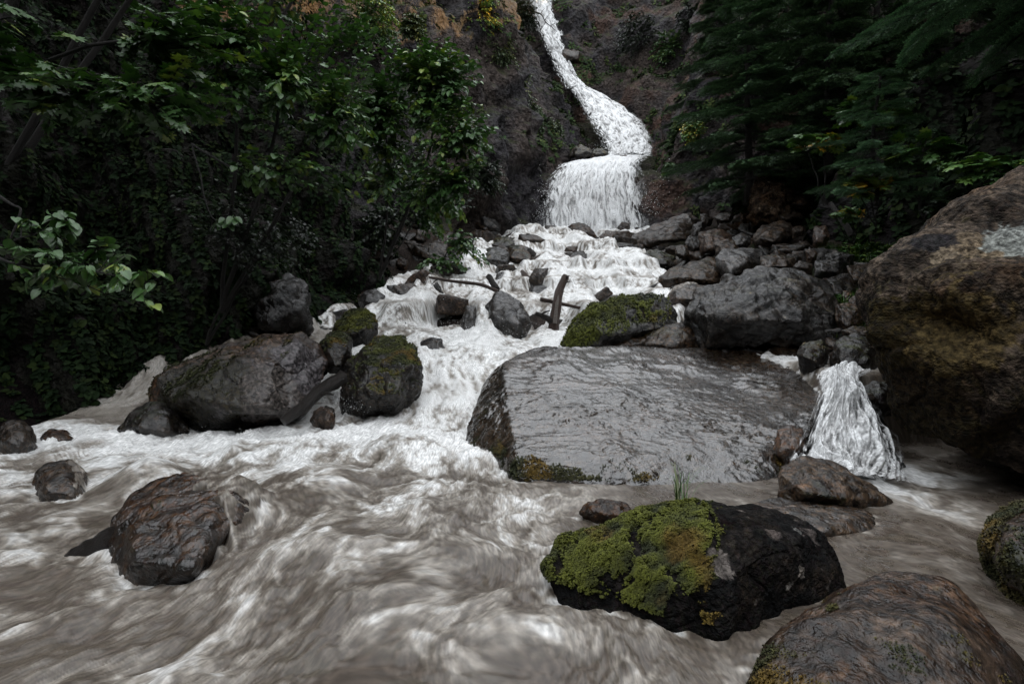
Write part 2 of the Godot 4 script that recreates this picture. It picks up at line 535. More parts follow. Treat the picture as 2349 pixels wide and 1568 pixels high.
func water_at(x: float, z: float) -> Vector2:               # (height, foam)
	var d := -z
	var up := ss(8.2, 9.0, d)
	var h := 0.0
	var f := 0.0
	if up < 1.0:
		var rx := x - 0.3
		var rz := z + 13.5
		var s := sqrt(rx * rx + rz * rz)
		var t := atan2(rx, rz) * 8.0
		t += 0.22 * smooth.get_noise_2d(x * 0.45, z * 0.45) + 0.10 * smooth.get_noise_2d(x * 1.2 + 5, z * 0.8)
		var calm := ss(0.2, 1.3, x + 0.18 * (d - 3.0) + 0.4 * smooth.get_noise_2d(x, z))
		var a := lerpf(0.085, 0.010, calm)
		var wob := smooth.get_noise_2d(s * 1.0, t * 0.9)
		var broken := fbm.get_noise_2d(x * 1.3 + 7, z * 1.3)
		var chop := fbm.get_noise_2d(s * 1.1, t * 2.0)
		var fine := fbm.get_noise_2d(s * 3.6 + 30, t * 9.0)
		var hair := fbm.get_noise_2d(s * 9.0, t * 24.0)
		var ripple := fbm.get_noise_2d(s * 2.4 + 11, t * 3.4)
		h = a * (0.65 * wob + 0.55 * chop + 0.42 * ripple + 0.13 * fine) + lerpf(0.0, 0.007, calm) * fbm.get_noise_2d(x * 4.0, z * 6.0)
		for b in HUMPS:
			var q: float = ((x - b[0]) * (x - b[0]) + (z - b[1]) * (z - b[1])) / (b[2] * b[2])
			if q < 5.0: h += b[3] * exp(-q)
		flow = Vector2(t / 2.2, s / 9.0)
		# foam: a boiling band at the foot of the chute, streaks fading towards the viewer
		var band := exp(-pow((d - 7.0 - 0.25 * smooth.get_noise_2d(x * 0.8, 3.0)) / 0.75, 2)) * (1.0 - ss(0.0, 1.0, x))
		var e := lerpf(0.62, 0.14, ss(8.0, 2.4, d))
		e = lerpf(e, 0.06, calm)
		var pour := ss(6.4, 5.8, d) * ss(1.35, 0.35, absf(x - 3.5) + 0.75 * maxf(0.0, 5.5 - d) + 0.3 * chop)   # foot of the small fall on the right
		e = lerpf(e, 0.80 + 0.45 * broken, pour)
		h += 0.09 * pour * chop
		var str := 0.35 * chop + 0.5 * fine + 0.28 * hair + 0.25 * wob + 0.85 * broken + 0.55 * ss(0.1, 0.9, ridge.get_noise_2d(s * 1.0 + 0.5 * chop, t * 2.2 + 0.4 * broken))
		f = ss(-0.05, 1.0, e + 0.62 * str) * lerpf(1.0, 0.45, calm * (1.0 - pour)) * lerpf(0.74, 1.0, ss(3.0, 6.8, d))
		var froth := fbm.get_noise_2d(x * 5.0, z * 5.0)
		f = maxf(f, ss(0.1, 0.95, band * 1.0 + 0.4 * chop + 0.3 * broken + 0.25 * froth) * 0.95)
		h += band * (0.04 + 0.05 * chop + 0.05 * froth)
		if x < -3.5: f *= 1.0 - 0.45 * ss(7.6, 8.4, d)
	var dd := d
	if d > 9.5: dd += ss(9.5, 12.5, d) * (1.6 * smooth.get_noise_2d(x * 0.35, d * 0.12) + 0.8 * smooth.get_noise_2d(x * 0.9 + 9, d * 0.2)) + 0.3 * smooth.get_noise_2d(x * 2.2, d * 0.4)
	if up > 0.0:
		var wx := x + 0.4 * smooth.get_noise_2d(x * 0.5, z * 0.5 + 9)
		var chop := fbm.get_noise_2d(d * 1.3, wx * 2.2)
		var fine := fbm.get_noise_2d(d * 2.2 + 3, wx * 8.0)
		var hair := fbm.get_noise_2d(d * 3.0, wx * 26.0)
		var grain := fbm.get_noise_2d(d * 7.0, wx * 9.0)
		var slope := (steps(dd + 0.12) - steps(dd - 0.12)) / 0.24
		var ahead := (steps(dd - 0.38) - steps(dd - 0.62)) / 0.24
		var drop := ss(0.35, 1.0, slope)
		var lip := ss(0.3, 0.9, ahead) * (1.0 - drop)
		var boil := smooth.get_noise_2d(x * 0.9 + 20, d * 0.8)
		var speck := fbm.get_noise_2d(d * 6.0 + 50, x * 8.0)
		var h2 := 0.085 * chop + 0.02 * fine + 0.02 * grain + 0.012 * speck + 0.09 * maxf(0.0, boil)
		var e := 0.62 + 0.55 * smooth.get_noise_2d(x * 0.6, d * 0.6 + 40)
		var f2 := ss(-0.25, 0.85, e + 0.5 * chop + 0.4 * fine + 0.4 * hair + 0.45 * speck)
		f2 = lerpf(f2, ss(-0.25, 0.45, 0.25 + 0.9 * fine + 0.6 * hair), 0.75 * drop)
		f2 *= 1.0 - 0.4 * lip
		if d < 11.0: f2 = lerpf(f2, ss(-0.5, 0.5, 0.3 + 0.8 * fine + 0.4 * chop), ss(11.0, 9.5, d))
		h = lerpf(h, h2, up)
		f = lerpf(f, f2, up)
		if x < -3.5 and d < 12.5: f *= 0.5
		flow = flow.lerp(Vector2(wx / 2.2, d / 7.0), up) if up < 1.0 else Vector2(wx / 2.2, d / 7.0)
	var y := level(x, dd) + h
	var xl := table(LEFT_EDGE, d)
	var xr := table(RIGHT_EDGE, d)
	if x < xl: y -= (xl - x) * 0.8
	if x > xr: y -= (x - xr) * 0.8
	for k in reach.get(Vector2i(floori(x), floori(z)), []):     # water piles up against boulders, slides over some, leaves foam round all
		var j: Dictionary = jobs[k]
		var rel := Vector3(x, y + 0.03, z) - (j.c as Vector3)
		var size: float = j.o.size
		if rel.x * rel.x + rel.z * rel.z > j.far: continue
		var g := 0.0
		var planes: PackedVector3Array = j.planes
		for n in planes: g = maxf(g, n.dot(rel))
		var gap := (g - 1.0) * size
		if gap > 0.35: continue
		var rag := smooth.get_noise_2d(x * 7.0, z * 7.0)
		if gap > -0.2:
			var near := exp(-gap * absf(gap) * (70.0 if gap > 0.0 else 10.0))
			var still := ss(0.3, 1.3, x + 0.18 * (d - 3.0)) * ss(7.5, 6.0, d)
			y += lerpf(0.07, 0.012, still) * minf(1.0, size * 1.6) * minf(near, 1.0) * lerpf(1.0, -0.4, ss(-0.6, 0.5, rel.z / size)) * (1.0 + rag)
			f = maxf(f, 0.8 * minf(near, 1.0) * ss(-0.3, 0.8, rag + 0.4 - 0.9 * still))
		if j.o.has("drape"):
			var dr: Array = j.o.drape
			var roof := 1e9
			for n in planes:
				if n.y > 0.02: roof = minf(roof, (1.0 - n.x * rel.x - n.z * rel.z) / n.y)
			var m := ss(dr[2], dr[2] + 0.3, (rel.x * dr[0] + rel.z * dr[1]) / size + 0.15 * rag)
			var high: float = j.c.y + roof * 1.02 + 0.025 + 0.012 * smooth.get_noise_2d(x * 14.0, z * 4.0)
			if high > y and high < y + size * 1.6 and m > 0.0:
				y = lerpf(y, high, m)
				f = lerpf(f, clampf(0.16 + 0.5 * smooth.get_noise_2d(x * 16.0, z * 3.5), 0, 1), m)
	return Vector2(y, clampf(f, 0, 1))

func water_colour(f: float, p: Vector3) -> Color:
	var tint := 0.5 + 0.5 * smooth.get_noise_3d(p.x * 0.6, p.y, p.z * 0.6)
	var silt := Vector3(0.086, 0.069, 0.053).lerp(Vector3(0.126, 0.103, 0.083), tint)
	var milk := Vector3(0.32, 0.288, 0.248)
	var c := silt.lerp(milk, ss(0.0, 0.5, f)).lerp(Vector3(0.90, 0.90, 0.885), ss(0.35, 1.0, f))
	return Color(c.x, c.y, c.z)

func sheet(called: String, v: PackedVector3Array, foam: PackedFloat32Array, uv: PackedVector2Array, w: int, h: int) -> MeshInstance3D:
	var n := grid_normals(v, w, h)
	var c := PackedColorArray()
	c.resize(v.size())
	for k in v.size(): c[k] = water_colour(foam[k], v[k])
	var a := PackedInt32Array()
	var b := PackedInt32Array()
	for j in h - 1:
		for i in w - 1:
			var k := j * w + i
			var quad := [k, k + w, k + 1, k + 1, k + w, k + w + 1]
			if foam[k] + foam[k + w + 1] > 0.05 or v[k].x < 0.8 + 0.35 * (5.0 + v[k].z) * 0.5: b.append_array(quad)
			else: a.append_array(quad)
	var m := mesh_of(v, n, c, a, uv)
	m.surface_set_material(0, M.water)
	var arr := []
	arr.resize(Mesh.ARRAY_MAX)
	arr[Mesh.ARRAY_VERTEX] = v
	arr[Mesh.ARRAY_NORMAL] = n
	arr[Mesh.ARRAY_COLOR] = c
	arr[Mesh.ARRAY_TEX_UV] = uv
	arr[Mesh.ARRAY_INDEX] = b
	if b.size():
		m.add_surface_from_arrays(Mesh.PRIMITIVE_TRIANGLES, arr)
		m.surface_set_material(1, M.foam)
	var o := put(called, m, null)
	o.set_meta("kind", "structure")
	return o

# a falling sheet between a left and a right edge; its foam is broken into strands and holes
func curtain(called: String, left: Array, right: Array, w: int, h: int, amp: float, thin: float, grain: float, seed_: float) -> MeshInstance3D:
	var v := PackedVector3Array()
	v.resize(w * h)
	var length := 0.0
	for k in left.size() - 1: length += (left[k + 1] - left[k]).length()
	var wide: float = (right[0] - left[0]).length()
	for j in h:
		var t := float(j) / (h - 1)
		var a := catmull(left, t)
		var b := catmull(right, t)
		for i in w:
			var s := float(i) / (w - 1)
			v[j * w + i] = a.lerp(b, s)
	var n := grid_normals(v, w, h)
	var c := PackedColorArray()
	var uv := PackedVector2Array()
	uv.resize(w * h)
	c.resize(w * h)
	for j in h:
		var y := float(j) / (h - 1) * length
		for i in w:
			var s := float(i) / (w - 1)
			var x := s * wide
			var k := j * w + i
			var wx := x + 0.12 * smooth.get_noise_2d(x * 2.0 + seed_, y * 0.7)
			var chop := fbm.get_noise_2d(wx * 1.6 * grain + seed_, y * 0.42 * grain)
			var fine := fbm.get_noise_2d(wx * 6.0 * grain, y * 1.2 * grain + seed_)
			var hair := fbm.get_noise_2d(wx * 16.0 * grain + seed_, y * 3.0 * grain)
			uv[k] = Vector2(wx / 2.5, y / 4.0)
			var edge := ss(0.0, 0.22, s + 0.12 * fine) * ss(1.0, 0.78, s + 0.12 * fine)
			var body := 4.0 * s * (1.0 - s)
			v[k] += n[k] * (amp * (0.9 * body + 0.45 * chop + 0.06 * fine))
			var f := ss(-0.6, 0.5, 0.9 * chop + 0.5 * fine + 0.2 * hair + 0.16)
			var col := Vector3(0.66, 0.65, 0.64).lerp(Vector3(0.94, 0.95, 0.95), f)
			var alpha := clampf(edge * 1.6, 0, 1) * ss(-0.65, 0.15, fine + 0.6 * chop + 0.45 * hair + 0.5 - thin + 0.5 * (body - 0.5))
			c[k] = Color(col.x, col.y, col.z, alpha)
	n = grid_normals(v, w, h)
	var o := put(called, mesh_of(v, n, c, grid_index(w, h), uv), M.fall)
	o.set_meta("kind", "structure")
	return o

func pts(a: Array) -> Array:
	var out := []
	for q in a: out.append(at(q[0], q[1], q[2]))
	return out

func build_water() -> void:
	note_boulders()
	var w := 620
	var h := 330
	var v := PackedVector3Array()
	var f := PackedFloat32Array()
	var uv := PackedVector2Array()
	v.resize(w * h)
	f.resize(w * h)
	uv.resize(w * h)
	for j in h:                                             # the pool: rows closer together near the bank one stands on
		var d := 8.6 * pow(1.4 / 8.6, 1.0 - float(j) / (h - 1))
		var half := 1.1 + 1.06 * d
		for i in w:
			var x := (2.0 * i / (w - 1) - 1.0) * half
			var q := water_at(x, -d)
			v[j * w + i] = Vector3(x, q.x, -d)
			f[j * w + i] = q.y
			uv[j * w + i] = flow
	# rows run away from the viewer, so that faces look up
	sheet("water", v, f, uv, w, h)
	w = 330
	h = 440
	v = PackedVector3Array()
	f = PackedFloat32Array()
	uv = PackedVector2Array()
	v.resize(w * h)
	f.resize(w * h)
	uv.resize(w * h)
	for j in h:
		var d := 8.6 + 18.3 * j / (h - 1)
		for i in w:
			var x := -8.0 + 15.0 * i / (w - 1)
			var q := water_at(x, -d)
			v[j * w + i] = Vector3(x, q.x, -d)
			f[j * w + i] = q.y
			uv[j * w + i] = flow
	sheet("rapids", v, f, uv, w, h)
	# lower fall: a broad curtain and a ragged thin one over the ledge
	curtain("waterfall", pts([[1250, 533, 26.0], [1253, 480, 26.05], [1260, 425, 26.2], [1274, 388, 26.6], [1278, 382, 27.2]]), pts([[1452, 535, 26.1], [1453, 480, 26.15], [1458, 415, 26.3], [1468, 380, 26.7], [1474, 375, 27.3]]), 170, 220, 0.22, 0.2, 1.2, 0.0)
	curtain("waterfall", pts([[1240, 534, 25.8], [1241, 480, 25.85], [1246, 440, 25.95], [1256, 410, 26.2], [1275, 388, 26.7]]), pts([[1505, 533, 25.9], [1498, 490, 25.95], [1486, 440, 26.1], [1480, 400, 26.4], [1470, 380, 26.9]]), 200, 200, 0.25, 0.55, 1.4, 50.0)
	# the little pool above it
	curtain("waterfall", pts([[1274, 386, 26.7], [1284, 376, 27.8], [1310, 371, 28.6], [1350, 366, 29.2], [1392, 356, 29.9]]), pts([[1470, 378, 26.8], [1480, 368, 28.0], [1486, 362, 28.8], [1490, 357, 29.4], [1496, 350, 30.0]]), 120, 90, 0.16, -0.1, 1.3, 30.0)
	# the slanting chute: two overlapping layers
	curtain("waterfall", pts([[1392, 362, 29.6], [1396, 345, 30.2], [1380, 310, 31.5], [1352, 270, 33.5], [1332, 236, 35.5], [1312, 210, 37.2], [1296, 186, 38.8]]), pts([[1494, 360, 29.6], [1494, 338, 30.4], [1480, 300, 31.8], [1456, 272, 33.6], [1420, 248, 35.4], [1352, 212, 37.4], [1322, 186, 39.0]]), 150, 300, 0.30, 0.12, 1.2, 90.0)
	curtain("waterfall", pts([[1384, 362, 29.4], [1384, 340, 30.1], [1366, 306, 31.3], [1342, 266, 33.3], [1325, 232, 35.3], [1308, 206, 37.0]]), pts([[1500, 362, 29.4], [1502, 336, 30.2], [1488, 296, 31.6], [1464, 268, 33.4], [1428, 242, 35.2], [1362, 208, 37.2]]), 160, 260, 0.30, 0.6, 1.5, 190.0)
	# the small fall between the slab and the tall boulder: a thick stream and a torn wider veil
	curtain("waterfall", pts([[1830, 1098, 5.52], [1838, 1066, 5.60], [1852, 1015, 5.80], [1872, 960, 6.10], [1882, 908, 6.36], [1872, 876, 6.75], [1862, 858, 7.2]]), pts([[2040, 1106, 5.50], [2036, 1066, 5.58], [2020, 1010, 5.76], [1994, 955, 6.04], [1974, 908, 6.32], [1978, 874, 6.7], [2010, 856, 7.2]]), 150, 220, 0.16, 0.42, 2.6, 300.0)
	curtain("waterfall", pts([[1790, 1104, 5.40], [1798, 1072, 5.52], [1822, 1025, 5.70], [1856, 960, 6.04], [1872, 905, 6.30], [1874, 880, 6.6]]), pts([[2104, 1114, 5.42], [2092, 1072, 5.50], [2064, 1015, 5.66], [2020, 950, 5.96], [1988, 905, 6.24], [1976, 884, 6.55]]), 180, 200, 0.26, 0.80, 3.4, 360.0)
	# the tall fall
	curtain("waterfall", pts([[1306, 205, 37.6], [1288, 170, 39.2], [1266, 130, 40.0], [1252, 106, 40.3], [1236, 60, 41.0], [1222, 10, 41.4], [1215, -60, 41.8], [1218, -150, 42.6]]), pts([[1345, 206, 37.8], [1314, 170, 39.4], [1302, 130, 40.2], [1296, 108, 40.4], [1284, 60, 41.2], [1280, 10, 41.6], [1278, -60, 42.0], [1284, -150, 42.8]]), 100, 420, 0.22, 0.0, 1.2, 140.0)
	curtain("waterfall", pts([[1298, 205, 37.4], [1276, 170, 39.0], [1258, 130, 39.8], [1246, 104, 40.1], [1228, 60, 40.8], [1214, 10, 41.2], [1206, -60, 41.6]]), pts([[1356, 206, 37.6], [1324, 170, 39.2], [1310, 130, 40.0], [1304, 106, 40.2], [1292, 60, 41.0], [1288, 10, 41.4], [1286, -60, 41.8]]), 110, 300, 0.3, 0.75, 1.6, 240.0)
	# spray hanging in the gorge
	for q in [[1380, 540, 25.4, Vector3(8.0, 2.2, 3.0), 0.02]]:
		var fog := FogVolume.new()
		fog.name = numbered("mist")
		fog.shape = RenderingServer.FOG_VOLUME_SHAPE_ELLIPSOID
		fog.size = q[3]
		var fm := FogMaterial.new()
		fm.density = q[4]
		fm.albedo = Color(0.95, 0.97, 1.0)
		fog.material = fm
		add_child(fog)
		fog.position = at(q[0], q[1], q[2])
		fog.set_meta("kind", "stuff")
		fog.set_meta("label", "fine white mist hanging at the waterfall")

# ---------------------------------------------------------------- rocks
const STONE := {
	"grey": [Vector3(0.0299, 0.0232, 0.0182), Vector3(0.0905, 0.0680, 0.0503)],
	"blue": [Vector3(0.0256, 0.0239, 0.0230), Vector3(0.0654, 0.0603, 0.0553)],
	"brown": [Vector3(0.0271, 0.0172, 0.0104), Vector3(0.0854, 0.0556, 0.0342)],
	"rust": [Vector3(0.0407, 0.0172, 0.0068), Vector3(0.1215, 0.0569, 0.0221)],
	"dark": [Vector3(0.0095, 0.0071, 0.0052), Vector3(0.0292, 0.0213, 0.0151)],
	"pink": [Vector3(0.0478, 0.0303, 0.0213), Vector3(0.1215, 0.0802, 0.0552)],
	"black": [Vector3(0.010, 0.009, 0.009), Vector3(0.022, 0.019, 0.017)],
}
const MOSS_GREEN := Vector3(0.058, 0.066, 0.006)
const MOSS_DARK := Vector3(0.018, 0.022, 0.005)
const MOSS_GOLD := Vector3(0.110, 0.066, 0.008)

func hull_planes(p: PackedVector3Array, c: Vector3) -> PackedVector3Array:     # outward normals over distance from c
	var out := PackedVector3Array()
	var n := p.size()
	var size := 0.0
	for q in p: size = maxf(size, (q - c).length())
	for i in n:
		for j in range(i + 1, n):
			var e := p[j] - p[i]
			for k in range(j + 1, n):
				var nn := e.cross(p[k] - p[i])
				if nn.length_squared() < 1e-8: continue
				nn = nn.normalized()
				var hh := nn.dot(p[i] - c)
				if hh < 0:
					nn = -nn
					hh = -hh
				if hh < size * 0.02: continue
				var fine := true
				for q in p:
					if nn.dot(q - c) > hh + 1e-4:
						fine = false
						break
				if not fine: continue
				var v := nn / hh
				var l := v.length()
				for o in out:
					if (o - v).length() < 0.16 * l:
						fine = false
						break
				if fine: out.append(v)
	return out

# A boulder: the solid bounded by the planes, its edges rounded, then worn by noise. Points are relative to its centre.
func rock_arrays(c: Vector3, planes: PackedVector3Array, res: int, o: Dictionary, tufts: Array) -> Array:
	var rng_ := RandomNumberGenerator.new()
	rng_.seed = hash(c)
	var sharp: float = o.get("sharp", 44.0)
	var size: float = o.size
	var lump: float = o.get("lump", 0.05) * size
	var chip: float = o.get("chip", 0.03) * size * (0.55 if o.get("mat", "") in ["rock_soaked", "rock_film"] else 0.8)
	var fine: float = o.get("fine", 0.006) * (0.4 if o.get("mat", "") in ["rock_soaked", "rock_film"] else 1.0)
	var crack: float = o.get("crack", 0.03) * size
	var swirl: float = o.get("swirl", 0.0)
	var strata: float = o.get("strata", 0.0) * size
	var sdir: Vector3 = o.get("sdir", Vector3(0.2, 0.9, 0.3))
	var stone: Array = STONE[o.get("stone", "grey")]
	var c0: Vector3 = stone[0]
	var c1: Vector3 = stone[1]
	var moss: float = o.get("moss", -9.0)                  # the lower, the less: threshold on the upward normal
	var mdir: Vector3 = o.get("mdir", Vector3.UP)
	var mbase: bool = o.get("mbase", false)
	var mstop: Vector3 = o.get("mstop", Vector3.ZERO)
	var cushion: float = o.get("cushion", 0.0)
	var mrag: float = o.get("mrag", 0.55)
	var mfreq: float = o.get("mfreq", 2.2)
	var mcol: Vector3 = o.get("mcol", MOSS_GREEN)
	var lichen: float = o.get("lichen", 0.0)
	var lcol: Vector3 = o.get("lcol", Vector3(0.30, 0.27, 0.22))
	var wet: float = o.get("wet", -99.0)
	var patches: Array = o.get("patches", [])
	var wide := 4.2 / size                                  # noise per size
	var per: float = o.get("tufts", 0.0)
	var tint: float = o.get("tint", 1.0)
	var verts := PackedVector3Array()
	var norms := PackedVector3Array()
	var cols := PackedColorArray()
	var idx := PackedInt32Array()
	var w := res + 3
	var sides := [[Vector3.RIGHT, Vector3.UP, Vector3.BACK], [Vector3.LEFT, Vector3.UP, Vector3.FORWARD], [Vector3.UP, Vector3.FORWARD, Vector3.RIGHT], [Vector3.DOWN, Vector3.FORWARD, Vector3.LEFT], [Vector3.BACK, Vector3.UP, Vector3.LEFT], [Vector3.FORWARD, Vector3.UP, Vector3.RIGHT]]
	var ext: Vector3 = o.get("ext", Vector3.ONE)
	for f in 6:
		if f == 3: continue                                 # the underside lies in the stream bed
		var fn: Vector3 = sides[f][0]
		var fu: Vector3 = sides[f][1]
		var fv := fu.cross(fn)
		var g := PackedVector3Array()
		var hollow := PackedFloat32Array()
		hollow.resize(w * w)
		var flat_ := PackedVector3Array()
		flat_.resize(w * w)
		g.resize(w * w)
		for j in w:
			var b := tan((float(j - 1) / res * 2.0 - 1.0) * PI / 4)
			for i in w:
				var a := tan((float(i - 1) / res * 2.0 - 1.0) * PI / 4)
				var dir := ((fn + fu * b + fv * a) * ext).normalized()
				var top := 0.0
				for q in planes: top = maxf(top, q.dot(dir))
				var s := 0.0
				var out := Vector3.ZERO
				for q in planes:
					var t := q.dot(dir)
					if t > 0.8 * top:
						var e := pow(t / top, sharp)
						s += e
						out += q * (e / q.length())
				out = out.normalized()
				var p := dir * (pow(s, -1.0 / sharp) / top * 1.03)
				var pw := p + c
				var k := lump * smooth.get_noise_3dv(pw * wide * 0.5) + chip * fbm.get_noise_3dv(pw * wide) + fine * fbm.get_noise_3dv(pw * 9.0)
				var warp := 1.4 * smooth.get_noise_3dv(pw * wide * 0.3)
				k += chip * (0.5 * tri(pw.dot(Vector3(0.8, 0.3, 0.5)) * wide * 0.45 + warp) + 0.45 * tri(pw.dot(Vector3(-0.4, 0.6, 0.7)) * wide * 0.62 + 1.5 * warp) + 0.2 * tri(pw.dot(Vector3(0.5, -0.7, 0.5)) * wide * 1.5 + 2.0 * warp))
				if crack > 0.0:
					var cr := 1.0 - absf(smooth.get_noise_3dv(pw * wide * 0.45 + Vector3(31, 7, 5)) * 1.5 + 0.25 * fbm.get_noise_3dv(pw * wide * 1.1))
					if cr > 0.8: k -= crack * pow((cr - 0.8) / 0.2, 3)
				if strata > 0.0:
					var l := pw.dot(sdir) * wide * 1.1 + 0.6 * fbm.get_noise_3dv(pw * wide * 0.3)
					l = l - floorf(l)
					k -= strata * (ss(0.75, 1.0, l) - 0.5 * l)
				if swirl > 0.0:
					var sw := Vector3(pw.x * 3.2, pw.y * 3.2, pw.z * 5.0)
					sw += Vector3(fbm.get_noise_3dv(sw * 0.5), 0, fbm.get_noise_3dv(sw * 0.5 + Vector3(9, 9, 9))) * 1.3
					var sv := (0.9 * ridge.get_noise_3dv(sw * 0.55) + 0.30 * fbm.get_noise_3dv(sw * 1.5)) * (0.75 + 0.9 * smooth.get_noise_3dv(pw * 0.9))
					hollow[j * w + i] = sv
					k += swirl * sv
				flat_[j * w + i] = out
				g[j * w + i] = p + out * k
		var base := verts.size()
		for j in res + 1:
			for i in res + 1:
				var at_ := (j + 1) * w + i + 1
				var p := g[at_]
				var n := (g[at_ + 1] - g[at_ - 1]).cross(g[at_ + w] - g[at_ - w]).normalized()
				var pw := p + c
				var lift := 0.0
				var mott := fbm.get_noise_3dv(pw * 5.0)
				var t := ss(-0.4, 0.4, fbm.get_noise_3dv(pw * wide * 0.5 + Vector3(3, 3, 3)) + 0.6 * mott)
				var col := c0.lerp(c1, t) * tint * (1.0 + 0.5 * mott)
				col = col.lerp(Vector3(col.x * 1.10, col.y * 0.91, col.z * 0.74), ss(0.0, 0.45, fbm.get_noise_3dv(pw * wide * 0.35 + Vector3(90, 3, 3))))
				if swirl > 0.0: col = col.lerp(Vector3(0.036, 0.026, 0.017), 0.85 * ss(0.25, -0.25, hollow[at_]))   # silt in the hollows
				if lichen > 0.0:
					var lv := fbm.get_noise_3dv(pw * wide * 0.9 + Vector3(50, 0, 0)) + 0.4 * fbm.get_noise_3dv(pw * 14.0)
					col = col.lerp(lcol, 0.8 * ss(0.62 - 0.5 * lichen, 0.68 - 0.5 * lichen, lv))
				for q in patches:                               # [place, radius, colour]: stains and lichen with an outline of their own
					var gap: Vector3 = pw - q[0]
					var away: float = (gap - n * (n.dot(gap) * 0.85)).length() / q[1]
					if away < 1.6:
						var edge := away + 0.45 * fbm.get_noise_3dv(pw * 3.0 / q[1] * 0.5) + 0.2 * fbm.get_noise_3dv(pw * 18.0)
						col = col.lerp(q[2], 0.92 * (1.0 - ss(0.92, 1.0, edge)))
				if pw.y < wet + 0.06 + 0.1 * fbm.get_noise_3dv(pw * 3.0): col *= 0.55
				if moss > -5.0:
					var m := ss(-0.02, 0.30, (flat_[at_] if mbase else n).dot(mdir) - moss - 3.0 * maxf(0.0, (pw - c).dot(mstop) - 0.0) + mrag * fbm.get_noise_3dv(pw * mfreq))
					if m > 0.0 and pw.y > wet + 0.03:
						var mv := fbm.get_noise_3dv(pw * mfreq * 1.3 + Vector3(8, 8, 8)) + 0.5 * fbm.get_noise_3dv(pw * 9.0)
						var mc := MOSS_DARK.lerp(mcol, ss(-0.55, 0.35, mv))
						mc = mc.lerp(MOSS_GOLD, ss(0.12, 0.5, fbm.get_noise_3dv(pw * mfreq * 0.8 + Vector3(70, 8, 8))) * 0.85)
						col = col.lerp(mc, m)
						lift = m * (1.0 + mv)
						if m > 0.12 and per > 0.0 and rng_.randf() < 0.25 + m:
							var many := int(per) + (1 if rng_.randf() < per - int(per) else 0)
							for z in many: tufts.append([p + n * (cushion * lift) + (g[at_ + 1] - p) * (rng_.randf() - 0.5) + (g[at_ + w] - p) * (rng_.randf() - 0.5), n, mc * rng_.randf_range(0.6, 1.5), 0.45 + 0.55 * m])
				verts.append(p + n * (cushion * lift))
				norms.append(n)
				cols.append(Color(col.x, col.y, col.z))
		for j in res:
			for i in res:
				var a := base + j * (res + 1) + i
				idx.append_array(PackedInt32Array([a, a + res + 1, a + 1, a + 1, a + res + 1, a + res + 2]))
	return [verts, norms, cols, idx]

func tuft_mesh() -> ArrayMesh:
	var st := begin()
	var r := RandomNumberGenerator.new()
	r.seed = 4
	for k in 7:
		var a := TAU * k / 7.0 + r.randf() * 0.6
		var lean := r.randf_range(0.25, 0.95)
		var out := Vector3(cos(a), 0, sin(a))
		var tip := out * lean + Vector3.UP * r.randf_range(0.6, 1.1)
		var side := out.cross(Vector3.UP) * 0.2
		var mid := tip * 0.5 + Vector3.UP * 0.12
		var n := (Vector3.UP - out * 0.3).normalized()
		for q in [-side, mid - side * 0.9, side, side, mid - side * 0.9, mid + side * 0.9, mid - side * 0.9, tip, mid + side * 0.9]:
			st.set_normal(n)
			st.set_color(Color.WHITE)
			st.add_vertex(q)
	return st.commit()

var tuft: ArrayMesh

var jobs := []

func finish_rock(called: String, label: String, group: String, c: Vector3, hull: PackedVector3Array, o: Dictionary) -> void:
	var size := 0.0
	for q in hull: size += (q - c).length() / hull.size()
	o.size = size
	var planes := hull_planes(hull, c)
	var ext := Vector3.ZERO
	for q in hull: ext = ext.max((q - c).abs())
	o.ext = ext
	var cuts: float = o.get("cuts", 0.965)
	for k in int(o.get("facets", 12)):                      # broken corners
		var dir := Vector3(rng.randfn(), rng.randfn(), rng.randfn()).normalized()
		var reach := 0.0
		for q in hull: reach = maxf(reach, dir.dot(q - c))
		if reach > size * 0.1: planes.append(dir / (reach * rng.randf_range(cuts - 0.12, cuts + 0.02)))
	for q in o.get("patches", []):                          # lay each patch on the face that the viewer sees
		var ray: Vector3 = (q[0] - EYE).normalized()
		var enter := 0.0
		for n in planes:
			var dn := n.dot(ray)
			if dn < 0: enter = maxf(enter, (1.0 - n.dot(EYE - c)) / dn)
		q[0] = EYE + ray * enter
	jobs.append({"called": called, "label": label, "group": group, "c": c, "planes": planes, "hull": hull, "o": o, "tufts": [], "out": []})

func run_job(k: int) -> void:
	var j: Dictionary = jobs[k]
	j.out = rock_arrays(j.c, j.planes, j.o.get("res", 24), j.o, j.tufts)

func place_rocks() -> void:
	var task := WorkerThreadPool.add_group_task(run_job, jobs.size())
	WorkerThreadPool.wait_for_group_task_completion(task)
	for j in jobs:
		var o: Dictionary = j.o
		var mat: Material = M[o.get("mat", "rock_wet")]
		var m := mesh_of(j.out[0], j.out[1], j.out[2], j.out[3])
		var r: Node3D
		if j.tufts.size():
			r = thing(j.called, j.label, o.get("cat", "rock"), j.c, j.group)
			put("stone", m, mat, r)
			var spots: Array[Transform3D] = []
			var cols := PackedColorArray()
			var ts: float = o.get("tuft", 0.02)
			for q in j.tufts:
				var n: Vector3 = (q[1] + Vector3(rng.randf() - 0.5, rng.randf() * 0.5, rng.randf() - 0.5) * 0.8).normalized()
				var x := n.cross(Vector3(rng.randf() - 0.5, rng.randf() - 0.5, rng.randf() - 0.5)).normalized()
				var s: float = ts * rng.randf_range(0.6, 1.4) * q[3]
				spots.append(Transform3D(Basis(x, n, x.cross(n)) * s, q[0] - q[1] * s * 0.15))
				cols.append(Color(q[2].x, q[2].y, q[2].z))
			scatter("moss", tuft, M.moss, spots, cols, r)
		else:
			r = put(j.called, m, mat)
			r.position = j.c
			tag(r, j.label, o.get("cat", "rock"), j.group)

